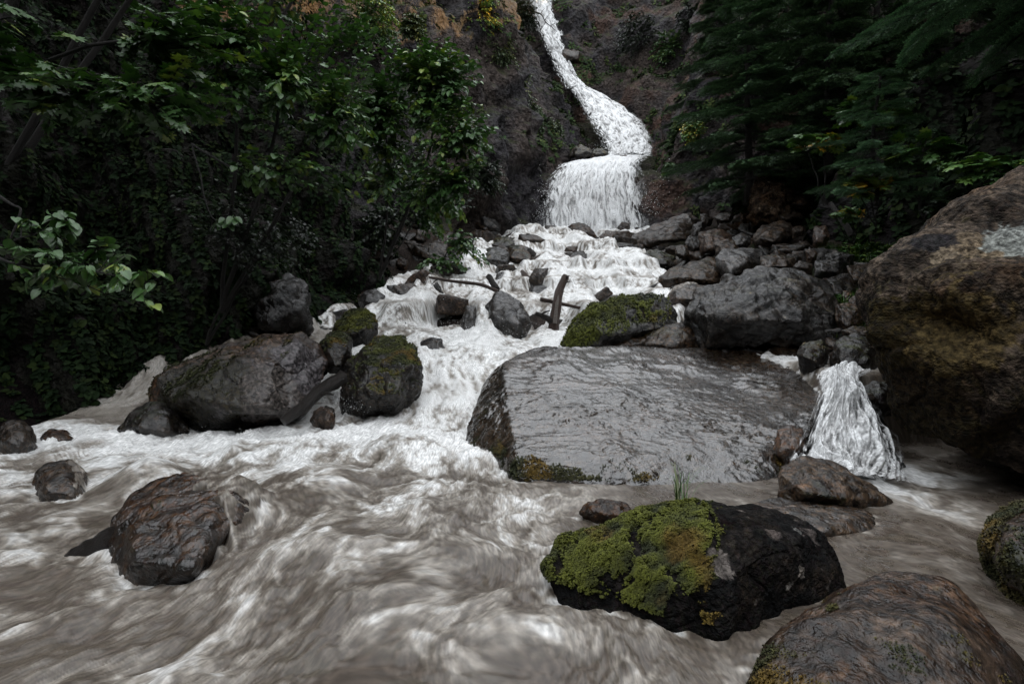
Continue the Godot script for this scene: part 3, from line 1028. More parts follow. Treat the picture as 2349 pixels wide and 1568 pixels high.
# a boulder whose outline is poly, seen from the bank at distance d; its top lies lean metres farther than its foot
func boulder(called: String, label: String, poly: Array, d: float, lean: float, thick: float, o: Dictionary) -> void:
	var vt := 1e9
	var vb := -1e9
	var cu := 0.0
	var cv := 0.0
	for q in poly:
		vt = minf(vt, q[1])
		vb = maxf(vb, q[1])
		cu += q[0] / poly.size()
		cv += q[1] / poly.size()
	var hull := PackedVector3Array()
	var c := Vector3.ZERO
	var sink: float = o.get("sink", 0.25)
	for q in poly:
		var dd: float = d + lean * (vb - q[1]) / (vb - vt)
		hull.append(at(q[0], q[1], dd))
		if q[1] > lerpf(vt, vb, 0.75): hull.append(at(q[0], q[1], dd + thick * 0.3) - Vector3(0, sink, 0))
	for side in [[-0.5, o.get("front", 0.55)], [0.5, 0.6]]:
		for k in 4:
			var q: Array = poly[int(k * poly.size() / 4.0)]
			var u: float = lerpf(cu, q[0], side[1])
			var v: float = lerpf(cv, q[1], side[1]) + (0.08 * (vb - vt) if side[0] < 0 else 0.0)
			hull.append(at(u, v, d + lean * (vb - v) / (vb - vt) + thick * side[0]))
	for q in hull: c += q / hull.size()
	finish_rock(called, label, o.get("group", ""), c, hull, o)

func stone_in(label: String, u0: float, v0: float, u1: float, v1: float, d: float, o: Dictionary, called := "rock") -> void:
	var poly := []
	var n := 5 + rng.randi() % 2
	var turn := rng.randf() * TAU
	for k in n:
		var a := turn + TAU * (k + 0.55 * rng.randf()) / n
		var x := clampf(1.28 * cos(a), -1, 1)
		var y := clampf(1.28 * sin(a), -1, 1)
		poly.append([lerpf(u0, u1, 0.5 + 0.5 * x), lerpf(v0, v1, 0.5 + 0.5 * y)])
	var wide := (u1 - u0) / FOCAL * d
	var high := (v1 - v0) / FOCAL * d
	boulder(called, label, poly, d, o.get("lean", minf(0.55 * wide, 1.6 * high)), o.get("thick", wide * 0.75), o)

func build_rocks() -> void:
	tuft = tuft_mesh()
	# the great wet slab in the middle of the pool's head: corner by corner
	var hull := PackedVector3Array()
	var front := at(1195, 1046, 5.5)
	var top := (at(1745, 1036, 5.8) - front).cross(at(1420, 797, 9.5) - front).normalized()
	for q in [[1195, 1046], [1176, 930], [1160, 835], [1230, 800], [1420, 797], [1640, 801], [1800, 814], [1880, 860], [1888, 915], [1850, 985], [1745, 1036], [1560, 1018]]:
		var ray := at(q[0], q[1], 1.0) - EYE               # the corners of the flat top, all in one plane
		hull.append(EYE + ray * (top.dot(front - EYE) / top.dot(ray)))
	for q in [[1080, 1022, 6.8], [1100, 930, 7.6], [1190, 1104, 5.42], [1450, 1120, 5.3], [1690, 1124, 5.32], [1770, 1085, 5.6], [1125, 872, 8.5]]:
		hull.append(at(q[0], q[1], q[2]))
		hull.append(at(q[0], q[1], q[2]) - Vector3(0, 0.5, 0))
	for q in [[1820, 1070, 6.0], [1905, 930, 7.2], [1700, 850, 9.2]]: hull.append(at(q[0], q[1], q[2]) - Vector3(0, 0.6, 0))
	var c := Vector3.ZERO
	for q in hull: c += q / hull.size()
	c.y -= 0.05
	finish_rock("slab", "huge flat wet slab with rippled shining top, mossy along its lower edge", "", c, hull, {"res": 190, "sharp": 110.0, "lump": 0.010, "chip": 0.010, "fine": 0.012, "crack": 0.0, "tint": 0.8, "facets": 0, "swirl": 0.034, "mbase": true, "strata": 0.006, "sdir": Vector3(0.3, 0.2, 0.9), "stone": "brown", "mat": "rock_film", "moss": 0.5, "mrag": 0.6, "mdir": Vector3(-0.25, -0.1, 0.94), "mcol": Vector3(0.035, 0.034, 0.009), "wet": 0.0, "tufts": 0.5, "tuft": 0.022, "cat": "boulder"})
	# the tall boulder at the right edge
	hull = PackedVector3Array()
	for q in [[1992, 700, 5.3], [2030, 625, 5.5], [2075, 555, 5.6], [2200, 468, 5.7], [2349, 402, 5.8], [2600, 360, 5.9], [2750, 560, 5.9], [2760, 1000, 5.6], [2349, 430, 7.2], [2650, 430, 7.2], [2100, 620, 6.9], [2004, 790, 5.2], [2030, 890, 5.35], [2120, 1060, 5.2], [2180, 520, 5.1], [2230, 680, 4.6], [2420, 560, 4.6], [2450, 860, 4.35], [2300, 930, 4.5], [2600, 1000, 4.5], [2150, 1130, 5.6], [2500, 1160, 5.0]]:
		hull.append(at(q[0], q[1], q[2]))
	hull.append(at(2150, 1130, 5.9) - Vector3(0, 0.4, 0))
	hull.append(at(2700, 1130, 5.9) - Vector3(0, 0.4, 0))
	hull.append(at(2500, 1130, 7.4) - Vector3(0, 0.3, 0))
	c = Vector3.ZERO
	for q in hull: c += q / hull.size()
	finish_rock("boulder", "tall brown boulder at the right edge with pale lichen patches on top", "", c, hull, {"res": 120, "sharp": 90.0, "lump": 0.05, "chip": 0.05, "fine": 0.016, "crack": 0.02, "stone": "grey", "tint": 1.5, "facets": 5, "mat": "rock_dry", "lichen": 0.16, "lcol": Vector3(0.15, 0.125, 0.07), "wet": 0.15, "cat": "boulder", "patches": [
		[at(2245, 565, 5.0), 0.24, Vector3(0.25, 0.19, 0.125)], [at(2145, 560, 5.35), 0.16, Vector3(0.022, 0.021, 0.024)], [at(2165, 590, 5.15), 0.09, Vector3(0.33, 0.26, 0.18)], [at(2340, 540, 5.05), 0.23, Vector3(0.40, 0.42, 0.39)], [at(2405, 600, 4.75), 0.14, Vector3(0.40, 0.42, 0.39)], [at(2060, 800, 5.1), 0.5, Vector3(0.05, 0.036, 0.012)], [at(2120, 930, 4.9), 0.5, Vector3(0.035, 0.026, 0.012)], [at(2200, 760, 4.7), 0.34, Vector3(0.12, 0.085, 0.035)]]})
	# moss and lichen rock in the right foreground
	hull = PackedVector3Array()
	for q in [[1266, 1295, 3.35], [1298, 1240, 3.5], [1480, 1196, 3.65], [1602, 1150, 3.55], [1790, 1166, 3.6], [1857, 1204, 3.5], [1930, 1280, 3.4], [1932, 1350, 3.3], [1840, 1396, 3.12], [1640, 1460, 2.84], [1480, 1436, 2.95], [1316, 1386, 3.15], [1600, 1215, 3.14], [1655, 1330, 2.87], [1810, 1225, 3.2], [1300, 1260, 3.9], [1560, 1180, 4.05], [1800, 1200, 3.95]]:
		hull.append(at(q[0], q[1], q[2]))
	for q in [[1290, 1370, 3.3], [1640, 1470, 2.95], [1920, 1370, 3.4], [1600, 1250, 4.0]]: hull.append(at(q[0], q[1], q[2]) - Vector3(0, 0.3, 0))
	c = Vector3.ZERO
	for q in hull: c += q / hull.size()
	finish_rock("boulder", "black rock with white lichen spots and bright green moss on its left shoulder", "", c, hull, {"res": 110, "sharp": 70.0, "lump": 0.035, "chip": 0.035, "fine": 0.010, "crack": 0.02, "stone": "black", "mat": "rock_dry", "lichen": 0.13, "lcol": Vector3(0.16, 0.135, 0.12), "facets": 3, "mrag": 0.30, "moss": 0.42, "mstop": Vector3(1.0, 0.0, 0.35), "cushion": 0.018, "mdir": Vector3(-0.80, 0.58, -0.1), "mfreq": 2.6, "wet": 0.02, "tufts": 4.0, "tuft": 0.0095, "mcol": Vector3(0.085, 0.094, 0.008), "cat": "boulder", "patches": [
		[at(1645, 1285, 2.95), 0.075, Vector3(0.22, 0.19, 0.17)], [at(1665, 1310, 2.95), 0.05, Vector3(0.22, 0.19, 0.17)], [at(1595, 1250, 3.0), 0.06, Vector3(0.17, 0.13, 0.09)], [at(1773, 1225, 3.15), 0.05, Vector3(0.15, 0.12, 0.11)], [at(1828, 1215, 3.2), 0.03, Vector3(0.34, 0.33, 0.31)], [at(1833, 1310, 3.1), 0.035, Vector3(0.32, 0.28, 0.24)], [at(1805, 1338, 3.05), 0.03, Vector3(0.22, 0.2, 0.18)], [at(1855, 1225, 3.25), 0.07, Vector3(0.12, 0.1, 0.09)], [at(1600, 1200, 3.1), 0.05, Vector3(0.14, 0.11, 0.07)]]})
	# the rock in the bottom right corner
	hull = PackedVector3Array()
	for q in [[1725, 1490, 2.55], [1790, 1432, 2.75], [1900, 1372, 2.9], [2060, 1312, 2.95], [2190, 1335, 2.8], [2290, 1450, 2.6], [2380, 1580, 2.4], [2380, 1760, 2.1], [1700, 1760, 2.1], [1735, 1575, 2.35], [1850, 1480, 2.35], [2100, 1420, 2.4], [2230, 1560, 2.15], [1900, 1640, 2.05], [2150, 1390, 3.3], [1900, 1420, 3.2]]:
		hull.append(at(q[0], q[1], q[2]))
	for q in [[1720, 1500, 2.6], [2350, 1500, 2.8], [2000, 1400, 3.3], [1700, 1760, 2.1], [2380, 1760, 2.1]]: hull.append(at(q[0], q[1], q[2]) - Vector3(0, 0.35, 0))
	c = Vector3.ZERO
	for q in hull: c += q / hull.size()
	finish_rock("boulder", "rounded purplish grey rock in the near right corner with olive moss patches", "", c, hull, {"res": 90, "sharp": 30.0, "lump": 0.05, "chip": 0.02, "fine": 0.006, "crack": 0.0, "stone": "pink", "tint": 0.75, "mat": "rock_wet", "moss": 0.5, "mdir": Vector3(-0.8, 0.1, 0.6), "mfreq": 2.0, "mcol": Vector3(0.05, 0.046, 0.008), "wet": 0.0, "tufts": 0.8, "tuft": 0.011, "cat": "boulder"})
	# [label, outline, distance, lean, thickness, options]
	var big := [
		["big grey boulder behind the slab with a crack running down its face", [[1566, 735], [1593, 668], [1630, 655], [1690, 652], [1737, 630], [1766, 612], [1821, 618], [1862, 637], [1910, 656], [1922, 707], [1920, 750], [1890, 800], [1620, 806], [1575, 780]], 9.6, 1.1, 1.9, {"res": 80, "sharp": 80.0, "facets": 6, "cuts": 0.93, "stone": "blue", "lump": 0.04, "chip": 0.06, "lichen": 0.05, "crack": 0.018, "strata": 0.015, "moss": 0.93, "mcol": Vector3(0.05, 0.045, 0.008)}],
		["long sloping boulder left of the chute, half mossy brown and half bare grey", [[343, 915], [348, 862], [410, 820], [487, 797], [547, 779], [621, 756], [695, 763], [742, 784], [757, 819], [750, 880], [723, 922], [666, 952], [570, 975], [470, 988], [360, 960]], 7.75, 1.3, 2.0, {"res": 90, "sharp": 90.0, "facets": 6, "cuts": 0.92, "stone": "pink", "tint": 1.15, "lump": 0.035, "chip": 0.045, "crack": 0.022, "strata": 0.02, "sdir": Vector3(0.45, 0.6, 0.3), "moss": 0.72, "mdir": Vector3(-0.75, 0.62, 0.1), "mfreq": 1.2, "mcol": Vector3(0.03, 0.034, 0.006), "tufts": 0.25, "tuft": 0.025, "wet": 0.1, "patches": [[at(420, 890, 7.9), 0.75, Vector3(0.022, 0.019, 0.010)], [at(520, 900, 7.7), 0.45, Vector3(0.03, 0.024, 0.012)], [at(690, 840, 7.5), 0.5, Vector3(0.15, 0.135, 0.14)], [at(640, 900, 7.5), 0.4, Vector3(0.13, 0.11, 0.1)]]}],
		["dark upright mossy boulder on the left side of the chute", [[784, 925], [792, 838], [823, 788], [867, 760], [915, 766], [951, 804], [974, 838], [968, 886], [942, 912], [909, 946], [839, 957]], 8.1, 0.8, 1.3, {"res": 80, "sharp": 80.0, "facets": 7, "cuts": 0.92, "stone": "dark", "tint": 1.2, "lump": 0.05, "chip": 0.06, "crack": 0.04, "moss": 0.6, "mdir": Vector3(0.3, 0.9, 0.25), "mcol": Vector3(0.05, 0.056, 0.006), "tufts": 0.5, "tuft": 0.022, "wet": 0.15}],
		["half drowned reddish brown rock in the left foreground with water over its back", [[250, 1300], [254, 1195], [300, 1135], [365, 1098], [450, 1086], [560, 1100], [590, 1150], [492, 1250], [466, 1328], [380, 1350], [270, 1350]], 3.5, 1.0, 0.8, {"res": 90, "sharp": 70.0, "facets": 5, "drape": [0.75, -0.66, 0.18], "stone": "rust", "tint": 0.55, "lump": 0.04, "chip": 0.05, "crack": 0.03, "mat": "rock_soaked", "wet": 0.12, "front": 0.6, "moss": 0.9, "mdir": Vector3(-0.6, 0.3, 0.7), "mcol": MOSS_DARK}],
		["bright mossy boulder with a bare grey right half at the slab's far corner", [[1292, 792], [1322, 737], [1370, 702], [1440, 682], [1525, 676], [1547, 700], [1565, 745], [1540, 772], [1440, 800]], 10.3, 0.8, 1.3, {"res": 64, "sharp": 44.0, "stone": "blue", "lump": 0.05, "chip": 0.05, "cushion": 0.04, "mrag": 0.35, "moss": 0.36, "mdir": Vector3(-0.8, 0.5, 0.33), "mfreq": 0.9, "mcol": Vector3(0.075, 0.085, 0.008), "tufts": 0.9, "tuft": 0.03}],
		["brown stone with a mossy hollow lying against the slab's far edge", [[1455, 790], [1480, 757], [1530, 741], [1590, 744], [1624, 765], [1620, 795], [1570, 812], [1480, 810]], 9.9, 0.4, 0.8, {"res": 44, "stone": "brown", "moss": 0.8, "mcol": MOSS_GOLD * 0.6, "lichen": 0.1}],
		["low brown stone between the mossy boulder and the slab", [[1400, 800], [1420, 770], [1470, 762], [1510, 778], [1505, 806]], 10.05, 0.3, 0.6, {"res": 30, "stone": "brown"}],
		["large dark rock in the rapids with strands of water down its right side", [[1112, 700], [1135, 672], [1165, 667], [1195, 690], [1222, 740], [1220, 785], [1120, 785]], 12.9, 0.6, 1.1, {"res": 48, "stone": "dark", "mat": "rock_soaked", "lump": 0.08, "drape": [0.9, -0.4, 0.35]}],
		["pointed dark rock standing in the white water left of the large one", [[1052, 780], [1060, 728], [1072, 698], [1090, 702], [1097, 745], [1096, 782]], 12.9, 0.35, 0.5, {"res": 32, "stone": "dark", "mat": "rock_soaked"}],
		["dark wet dome in the rapids behind the crossed driftwood", [[1203, 672], [1215, 648], [1245, 641], [1275, 650], [1284, 680], [1240, 690]], 15.8, 0.5, 0.8, {"res": 34, "stone": "black", "mat": "rock_soaked"}],
		["dark pyramid rock at the head of the chute", [[955, 812], [968, 780], [990, 771], [1012, 776], [1026, 818], [990, 822]], 10.2, 0.3, 0.5, {"res": 34, "stone": "dark", "mat": "rock_soaked"}],
		["domed rock capped with thick yellow green moss above the left boulder", [[752, 780], [768, 752], [793, 735], [800, 712], [835, 708], [862, 725], [868, 760], [840, 790]], 9.6, 0.5, 0.8, {"res": 44, "stone": "dark", "moss": 0.3, "mcol": Vector3(0.07, 0.075, 0.006), "tufts": 0.8, "tuft": 0.025}],
		["dark mossy block wedged between the long boulder and the upright one", [[730, 790], [745, 764], [790, 762], [808, 775], [806, 830], [775, 850], [740, 840]], 8.9, 0.4, 0.8, {"res": 40, "stone": "dark", "moss": 0.55, "mcol": Vector3(0.032, 0.036, 0.006), "tufts": 0.4, "tuft": 0.022}],
		["dark mossy rock low in the water in front of the long left boulder", [[272, 985], [300, 938], [345, 918], [385, 918], [412, 950], [432, 990], [390, 1005], [300, 1003]], 7.35, 0.4, 0.7, {"res": 40, "stone": "dark", "tint": 1.2, "moss": 0.75, "mcol": MOSS_DARK, "mat": "rock_soaked"}],
		["tall dark rock face on the shaded left bank", [[585, 760], [590, 690], [620, 645], [665, 628], [705, 650], [716, 720], [712, 765]], 11.3, 0.7, 1.4, {"res": 48, "stone": "dark", "tint": 0.6, "lump": 0.08, "chip": 0.05, "strata": 0.02}],
		["small pinkish stone at the waterline below the dark log", [[711, 962], [722, 938], [748, 926], [768, 940], [766, 972], [730, 978]], 7.6, 0.15, 0.35, {"res": 24, "stone": "pink"}],
		["dark rock at the left edge of the pool", [[-15, 1000], [10, 968], [45, 962], [75, 982], [84, 1028], [40, 1045], [-10, 1045]], 6.5, 0.3, 0.6, {"res": 34, "stone": "brown", "tint": 0.7, "mat": "rock_soaked"}],
		["low reddish stone beside the dark rock at the pool's left edge", [[90, 1005], [110, 985], [145, 984], [172, 1004], [150, 1016], [100, 1016]], 6.9, 0.25, 0.4, {"res": 24, "stone": "rust", "tint": 0.7, "mat": "rock_soaked"}],
		["small dark rock parting the water in the left foreground", [[74, 1140], [80, 1085], [110, 1060], [160, 1055], [196, 1085], [190, 1140], [150, 1160]], 4.95, 0.5, 0.5, {"res": 40, "drape": [0.75, -0.66, 0.1], "stone": "brown", "tint": 0.8, "mat": "rock_soaked"}],
		["orange brown stone between the slab and the small cascade", [[1772, 1040], [1785, 985], [1812, 974], [1848, 988], [1850, 1030], [1815, 1060]], 5.75, 0.25, 0.4, {"res": 34, "stone": "rust", "mat": "rock_soaked"}],
		["angular brown stone with a dark notch at the foot of the small cascade", [[1782, 1130], [1795, 1065], [1850, 1048], [1920, 1062], [2000, 1105], [2050, 1150], [1960, 1158], [1800, 1150]], 4.75, 0.4, 0.55, {"res": 48, "sharp": 52.0, "stone": "brown", "tint": 1.25, "moss": 0.75, "mdir": Vector3(-0.6, 0.2, 0.7), "mcol": Vector3(0.03, 0.03, 0.012)}],
		["flat brown slab lying behind the black lichen rock", [[1690, 1158], [1740, 1140], [1950, 1150], [2034, 1185], [2015, 1225], [1900, 1232], [1740, 1200]], 4.15, 0.65, 0.4, {"res": 44, "sharp": 66.0, "stone": "brown", "mat": "rock_soaked", "lump": 0.03}],
		["small rusty brown stone standing in the calm pool", [[1328, 1175], [1345, 1152], [1385, 1143], [1440, 1152], [1474, 1190], [1400, 1194]], 4.35, 0.15, 0.22, {"res": 34, "sharp": 52.0, "stone": "rust", "tint": 0.55}],
		["rusty moss covered rock cut by the right edge of the picture", [[2248, 1240], [2275, 1185], [2349, 1148], [2480, 1110], [2520, 1380], [2380, 1390], [2300, 1330]], 3.3, 0.4, 0.9, {"res": 56, "stone": "pink", "tint": 0.8, "moss": 0.30, "mdir": Vector3(-0.85, 0.25, 0.45), "mcol": Vector3(0.045, 0.038, 0.008), "tufts": 1.0, "tuft": 0.015}],
		["dark wet rock under the small cascade", [[1850, 1105], [1868, 990], [1890, 900], [1960, 892], [2020, 960], [2070, 1060], [2080, 1110]], 5.75, 0.85, 0.8, {"res": 40, "stone": "black", "mat": "rock_soaked"}],
		["dark mossy knob between the small cascade and the tall boulder", [[1968, 930], [1975, 890], [2005, 872], [2045, 880], [2060, 930], [2010, 950]], 6.3, 0.3, 0.5, {"res": 34, "stone": "dark", "moss": 0.7, "mcol": MOSS_DARK}],
		["mossy dark stone at the slab's right far corner, nearer the tall boulder", [[1903, 840], [1915, 785], [1960, 762], [2010, 775], [2025, 845], [1960, 850]], 7.9, 0.3, 0.7, {"res": 34, "stone": "dark", "moss": 0.72, "mcol": Vector3(0.04, 0.046, 0.006)}],
		["mossy stone beside the big grey boulder's right foot", [[1826, 815], [1840, 785], [1885, 776], [1905, 800], [1890, 842], [1845, 840]], 8.1, 0.3, 0.6, {"res": 30, "stone": "dark", "moss": 0.6, "mcol": Vector3(0.045, 0.045, 0.006)}],
		["large grey angular boulder right of the lower fall's foot", [[1438, 560], [1455, 535], [1520, 520], [1560, 492], [1585, 489], [1612, 506], [1608, 540], [1560, 585], [1470, 585]], 21.6, 1.4, 2.0, {"res": 48, "sharp": 66.0, "stone": "grey", "crack": 0.05, "lump": 0.04}],
		["dark block leaning on the large grey boulder", [[1578, 548], [1590, 515], [1612, 505], [1632, 530], [1625, 556]], 21.2, 0.5, 0.9, {"res": 26, "stone": "dark"}],
		["long rounded wedge of brown rock on the right bank of the rapids", [[1500, 640], [1545, 615], [1600, 597], [1640, 590], [1665, 610], [1700, 645], [1660, 658], [1530, 660]], 15.6, 1.0, 1.6, {"res": 48, "sharp": 39.0, "stone": "brown", "tint": 1.1, "moss": 0.9, "mcol": MOSS_DARK}],
		["dark mossy topped rock on the right side of the rapids", [[1450, 600], [1465, 578], [1505, 572], [1550, 590], [1556, 612], [1500, 620]], 18.0, 0.7, 1.1, {"res": 36, "stone": "dark", "moss": 0.6, "mcol": Vector3(0.04, 0.042, 0.008)}],
		["wet rock with water sliding over it left of the big grey boulder", [[1530, 690], [1540, 660], [1580, 648], [1622, 655], [1620, 690], [1570, 700]], 12.8, 0.6, 0.9, {"res": 34, "stone": "brown", "mat": "rock_soaked", "drape": [-0.4, -0.9, -0.1]}],
		["flat topped pale grey rock with a dark undercut face in the scree", [[1642, 590], [1665, 568], [1740, 567], [1752, 582], [1735, 625], [1670, 640], [1645, 610]], 14.9, 1.0, 1.4, {"res": 40, "sharp": 74.0, "stone": "blue", "tint": 1.3, "mat": "rock_soaked"}],
		["tall rugged brown boulder standing below the spruces", [[1718, 490], [1722, 430], [1745, 403], [1790, 400], [1818, 425], [1828, 480], [1800, 515], [1740, 515]], 18.6, 0.8, 1.5, {"res": 44, "stone": "brown", "tint": 1.2, "mat": "rock_dry", "chip": 0.1, "crack": 0.06, "lichen": 0.1}],
		["broad grey rock below the tall rugged boulder", [[1726, 545], [1745, 520], [1790, 506], [1822, 512], [1824, 540], [1780, 562], [1735, 566]], 16.9, 0.9, 1.2, {"res": 36, "sharp": 52.0, "stone": "grey"}],
		["dark leaning slab behind the tall right boulder", [[1998, 640], [2015, 610], [2050, 570], [2085, 550], [2095, 610], [2040, 645]], 10.0, 0.7, 0.9, {"res": 36, "stone": "dark"}],
		["round grey stone at the left brink of the rapids by the columns", [[1098, 530], [1105, 514], [1122, 510], [1138, 522], [1136, 534]], 25.2, 0.4, 0.7, {"res": 22, "stone": "brown"}],
		["reddish rock with a mossy tip in front of the lower fall", [[1293, 530], [1310, 514], [1330, 509], [1352, 518], [1370, 542], [1320, 545]], 24.4, 0.6, 1.0, {"res": 28, "stone": "rust", "tint": 0.6, "moss": 0.9, "mcol": MOSS_DARK}],
		["wet grey rock left of the reddish one at the fall's foot", [[1240, 532], [1252, 517], [1275, 515], [1284, 530], [1278, 542], [1245, 542]], 24.4, 0.5, 0.8, {"res": 24, "stone": "grey", "mat": "rock_soaked"}],
		["low brown rock left of the wet grey one at the fall's foot", [[1205, 530], [1225, 519], [1243, 528], [1242, 540], [1210, 540]], 24.3, 0.5, 0.7, {"res": 22, "stone": "brown"}],
		["rounded rock under a thin veil of water below the lower fall", [[1371, 560], [1378, 538], [1405, 530], [1436, 538], [1442, 572], [1400, 578]], 22.9, 0.7, 1.0, {"res": 28, "stone": "brown", "mat": "rock_soaked", "drape": [0.7, -0.5, -0.2]}],
		["mossy dark rock left in the upper rapids, nearest the cliff", [[1115, 562], [1135, 545], [1160, 542], [1188, 555], [1180, 570], [1130, 572]], 21.0, 0.6, 0.9, {"res": 28, "stone": "dark", "moss": 0.6, "mcol": Vector3(0.04, 0.04, 0.006)}],
		["long tilted brown rock pointing down the upper rapids", [[1164, 548], [1180, 533], [1200, 540], [1222, 562], [1205, 570], [1175, 562]], 21.7, 0.6, 0.8, {"res": 26, "stone": "brown"}],
		["dark rock with a shining grey top at the left of the rapids", [[1097, 610], [1108, 575], [1130, 562], [1160, 572], [1173, 582], [1168, 622], [1120, 628]], 19.4, 0.7, 1.1, {"res": 36, "stone": "blue", "tint": 0.8, "moss": 0.5, "mdir": Vector3(-0.8, 0.5, 0.3), "mcol": MOSS_DARK, "mat": "rock_soaked"}],
		["brown mossy rock with a grey log across it in the rapids", [[1155, 590], [1170, 563], [1200, 560], [1230, 580], [1240, 602], [1180, 608]], 20.0, 0.6, 1.0, {"res": 30, "stone": "brown", "moss": 0.7, "mcol": MOSS_DARK}],
		["low mossy rock right of the grey log", [[1238, 598], [1245, 580], [1265, 575], [1287, 598], [1260, 604]], 20.1, 0.5, 0.8, {"res": 24, "stone": "dark", "moss": 0.7, "mcol": MOSS_DARK}],
		["dark flat rock in the middle of the white rapids", [[1286, 595], [1305, 580], [1335, 573], [1360, 588], [1350, 600], [1300, 603]], 20.3, 0.6, 0.9, {"res": 28, "stone": "dark", "moss": 0.9, "mcol": MOSS_DARK}],
		["small dark rock in the step of water above the thin branch", [[1132, 648], [1140, 628], [1155, 622], [1170, 635], [1174, 655], [1145, 658]], 16.8, 0.35, 0.5, {"res": 22, "stone": "dark", "mat": "rock_soaked"}],
		["tiny dark rock breaking the left cascade", [[908, 755], [918, 735], [932, 727], [942, 745], [938, 760]], 12.2, 0.2, 0.35, {"res": 18, "stone": "dark", "mat": "rock_soaked"}],
		["dark wet rock at the left head of the cascade", [[822, 690], [835, 668], [862, 660], [885, 680], [870, 705], [835, 708]], 13.6, 0.4, 0.8, {"res": 24, "stone": "black", "mat": "rock_soaked"}],
		["mossy boulder beside the small pool above the lower fall", [[1306, 362], [1312, 340], [1330, 330], [1355, 340], [1366, 362]], 29.0, 0.5, 1.0, {"res": 24, "stone": "dark", "moss": 0.35, "mcol": MOSS_GOLD * 0.6}],
		["rounded mossy stone right of the one by the upper pool", [[1354, 358], [1362, 342], [1380, 339], [1396, 350], [1394, 362]], 29.2, 0.5, 0.8, {"res": 20, "stone": "dark", "moss": 0.4, "mcol": Vector3(0.05, 0.048, 0.006)}],
		["small reddish stone at the brink of the upper pool", [[1415, 366], [1422, 356], [1438, 355], [1445, 366], [1430, 371]], 28.6, 0.3, 0.5, {"res": 16, "stone": "rust", "tint": 0.6}],
		["dark wet rock breaking the slanting chute near its foot", [[1438, 345], [1445, 322], [1468, 320], [1474, 342], [1455, 350]], 30.2, 0.4, 0.8, {"res": 16, "stone": "dark", "mat": "rock_soaked"}],
		["dark wet rock splitting the middle of the slanting chute", [[1392, 292], [1398, 274], [1422, 272], [1430, 290], [1410, 298]], 32.6, 0.4, 0.9, {"res": 16, "stone": "dark", "mat": "rock_soaked"}],
		["dark rock at the right side of the slanting chute", [[1446, 286], [1452, 268], [1474, 272], [1480, 296], [1458, 298]], 32.6, 0.4, 0.9, {"res": 16, "stone": "pink", "tint": 0.6, "mat": "rock_soaked"}],
		["brown ledge that turns the tall fall to the left", [[1282, 128], [1288, 104], [1318, 100], [1340, 112], [1336, 140], [1300, 146]], 39.9, 0.6, 1.4, {"res": 20, "stone": "pink", "tint": 0.7, "mat": "rock_soaked"}],
		["dark block in the bend of the slanting chute", [[1366, 240], [1370, 225], [1392, 224], [1396, 240], [1380, 246]], 35.6, 0.5, 0.9, {"res": 18, "stone": "pink", "tint": 0.5}],
	]
	for q in big:
		var o: Dictionary = q[5]
		boulder("boulder" if (o.get("res", 24) >= 44) else "rock", q[0], q[1], q[2], q[3], q[4], o)
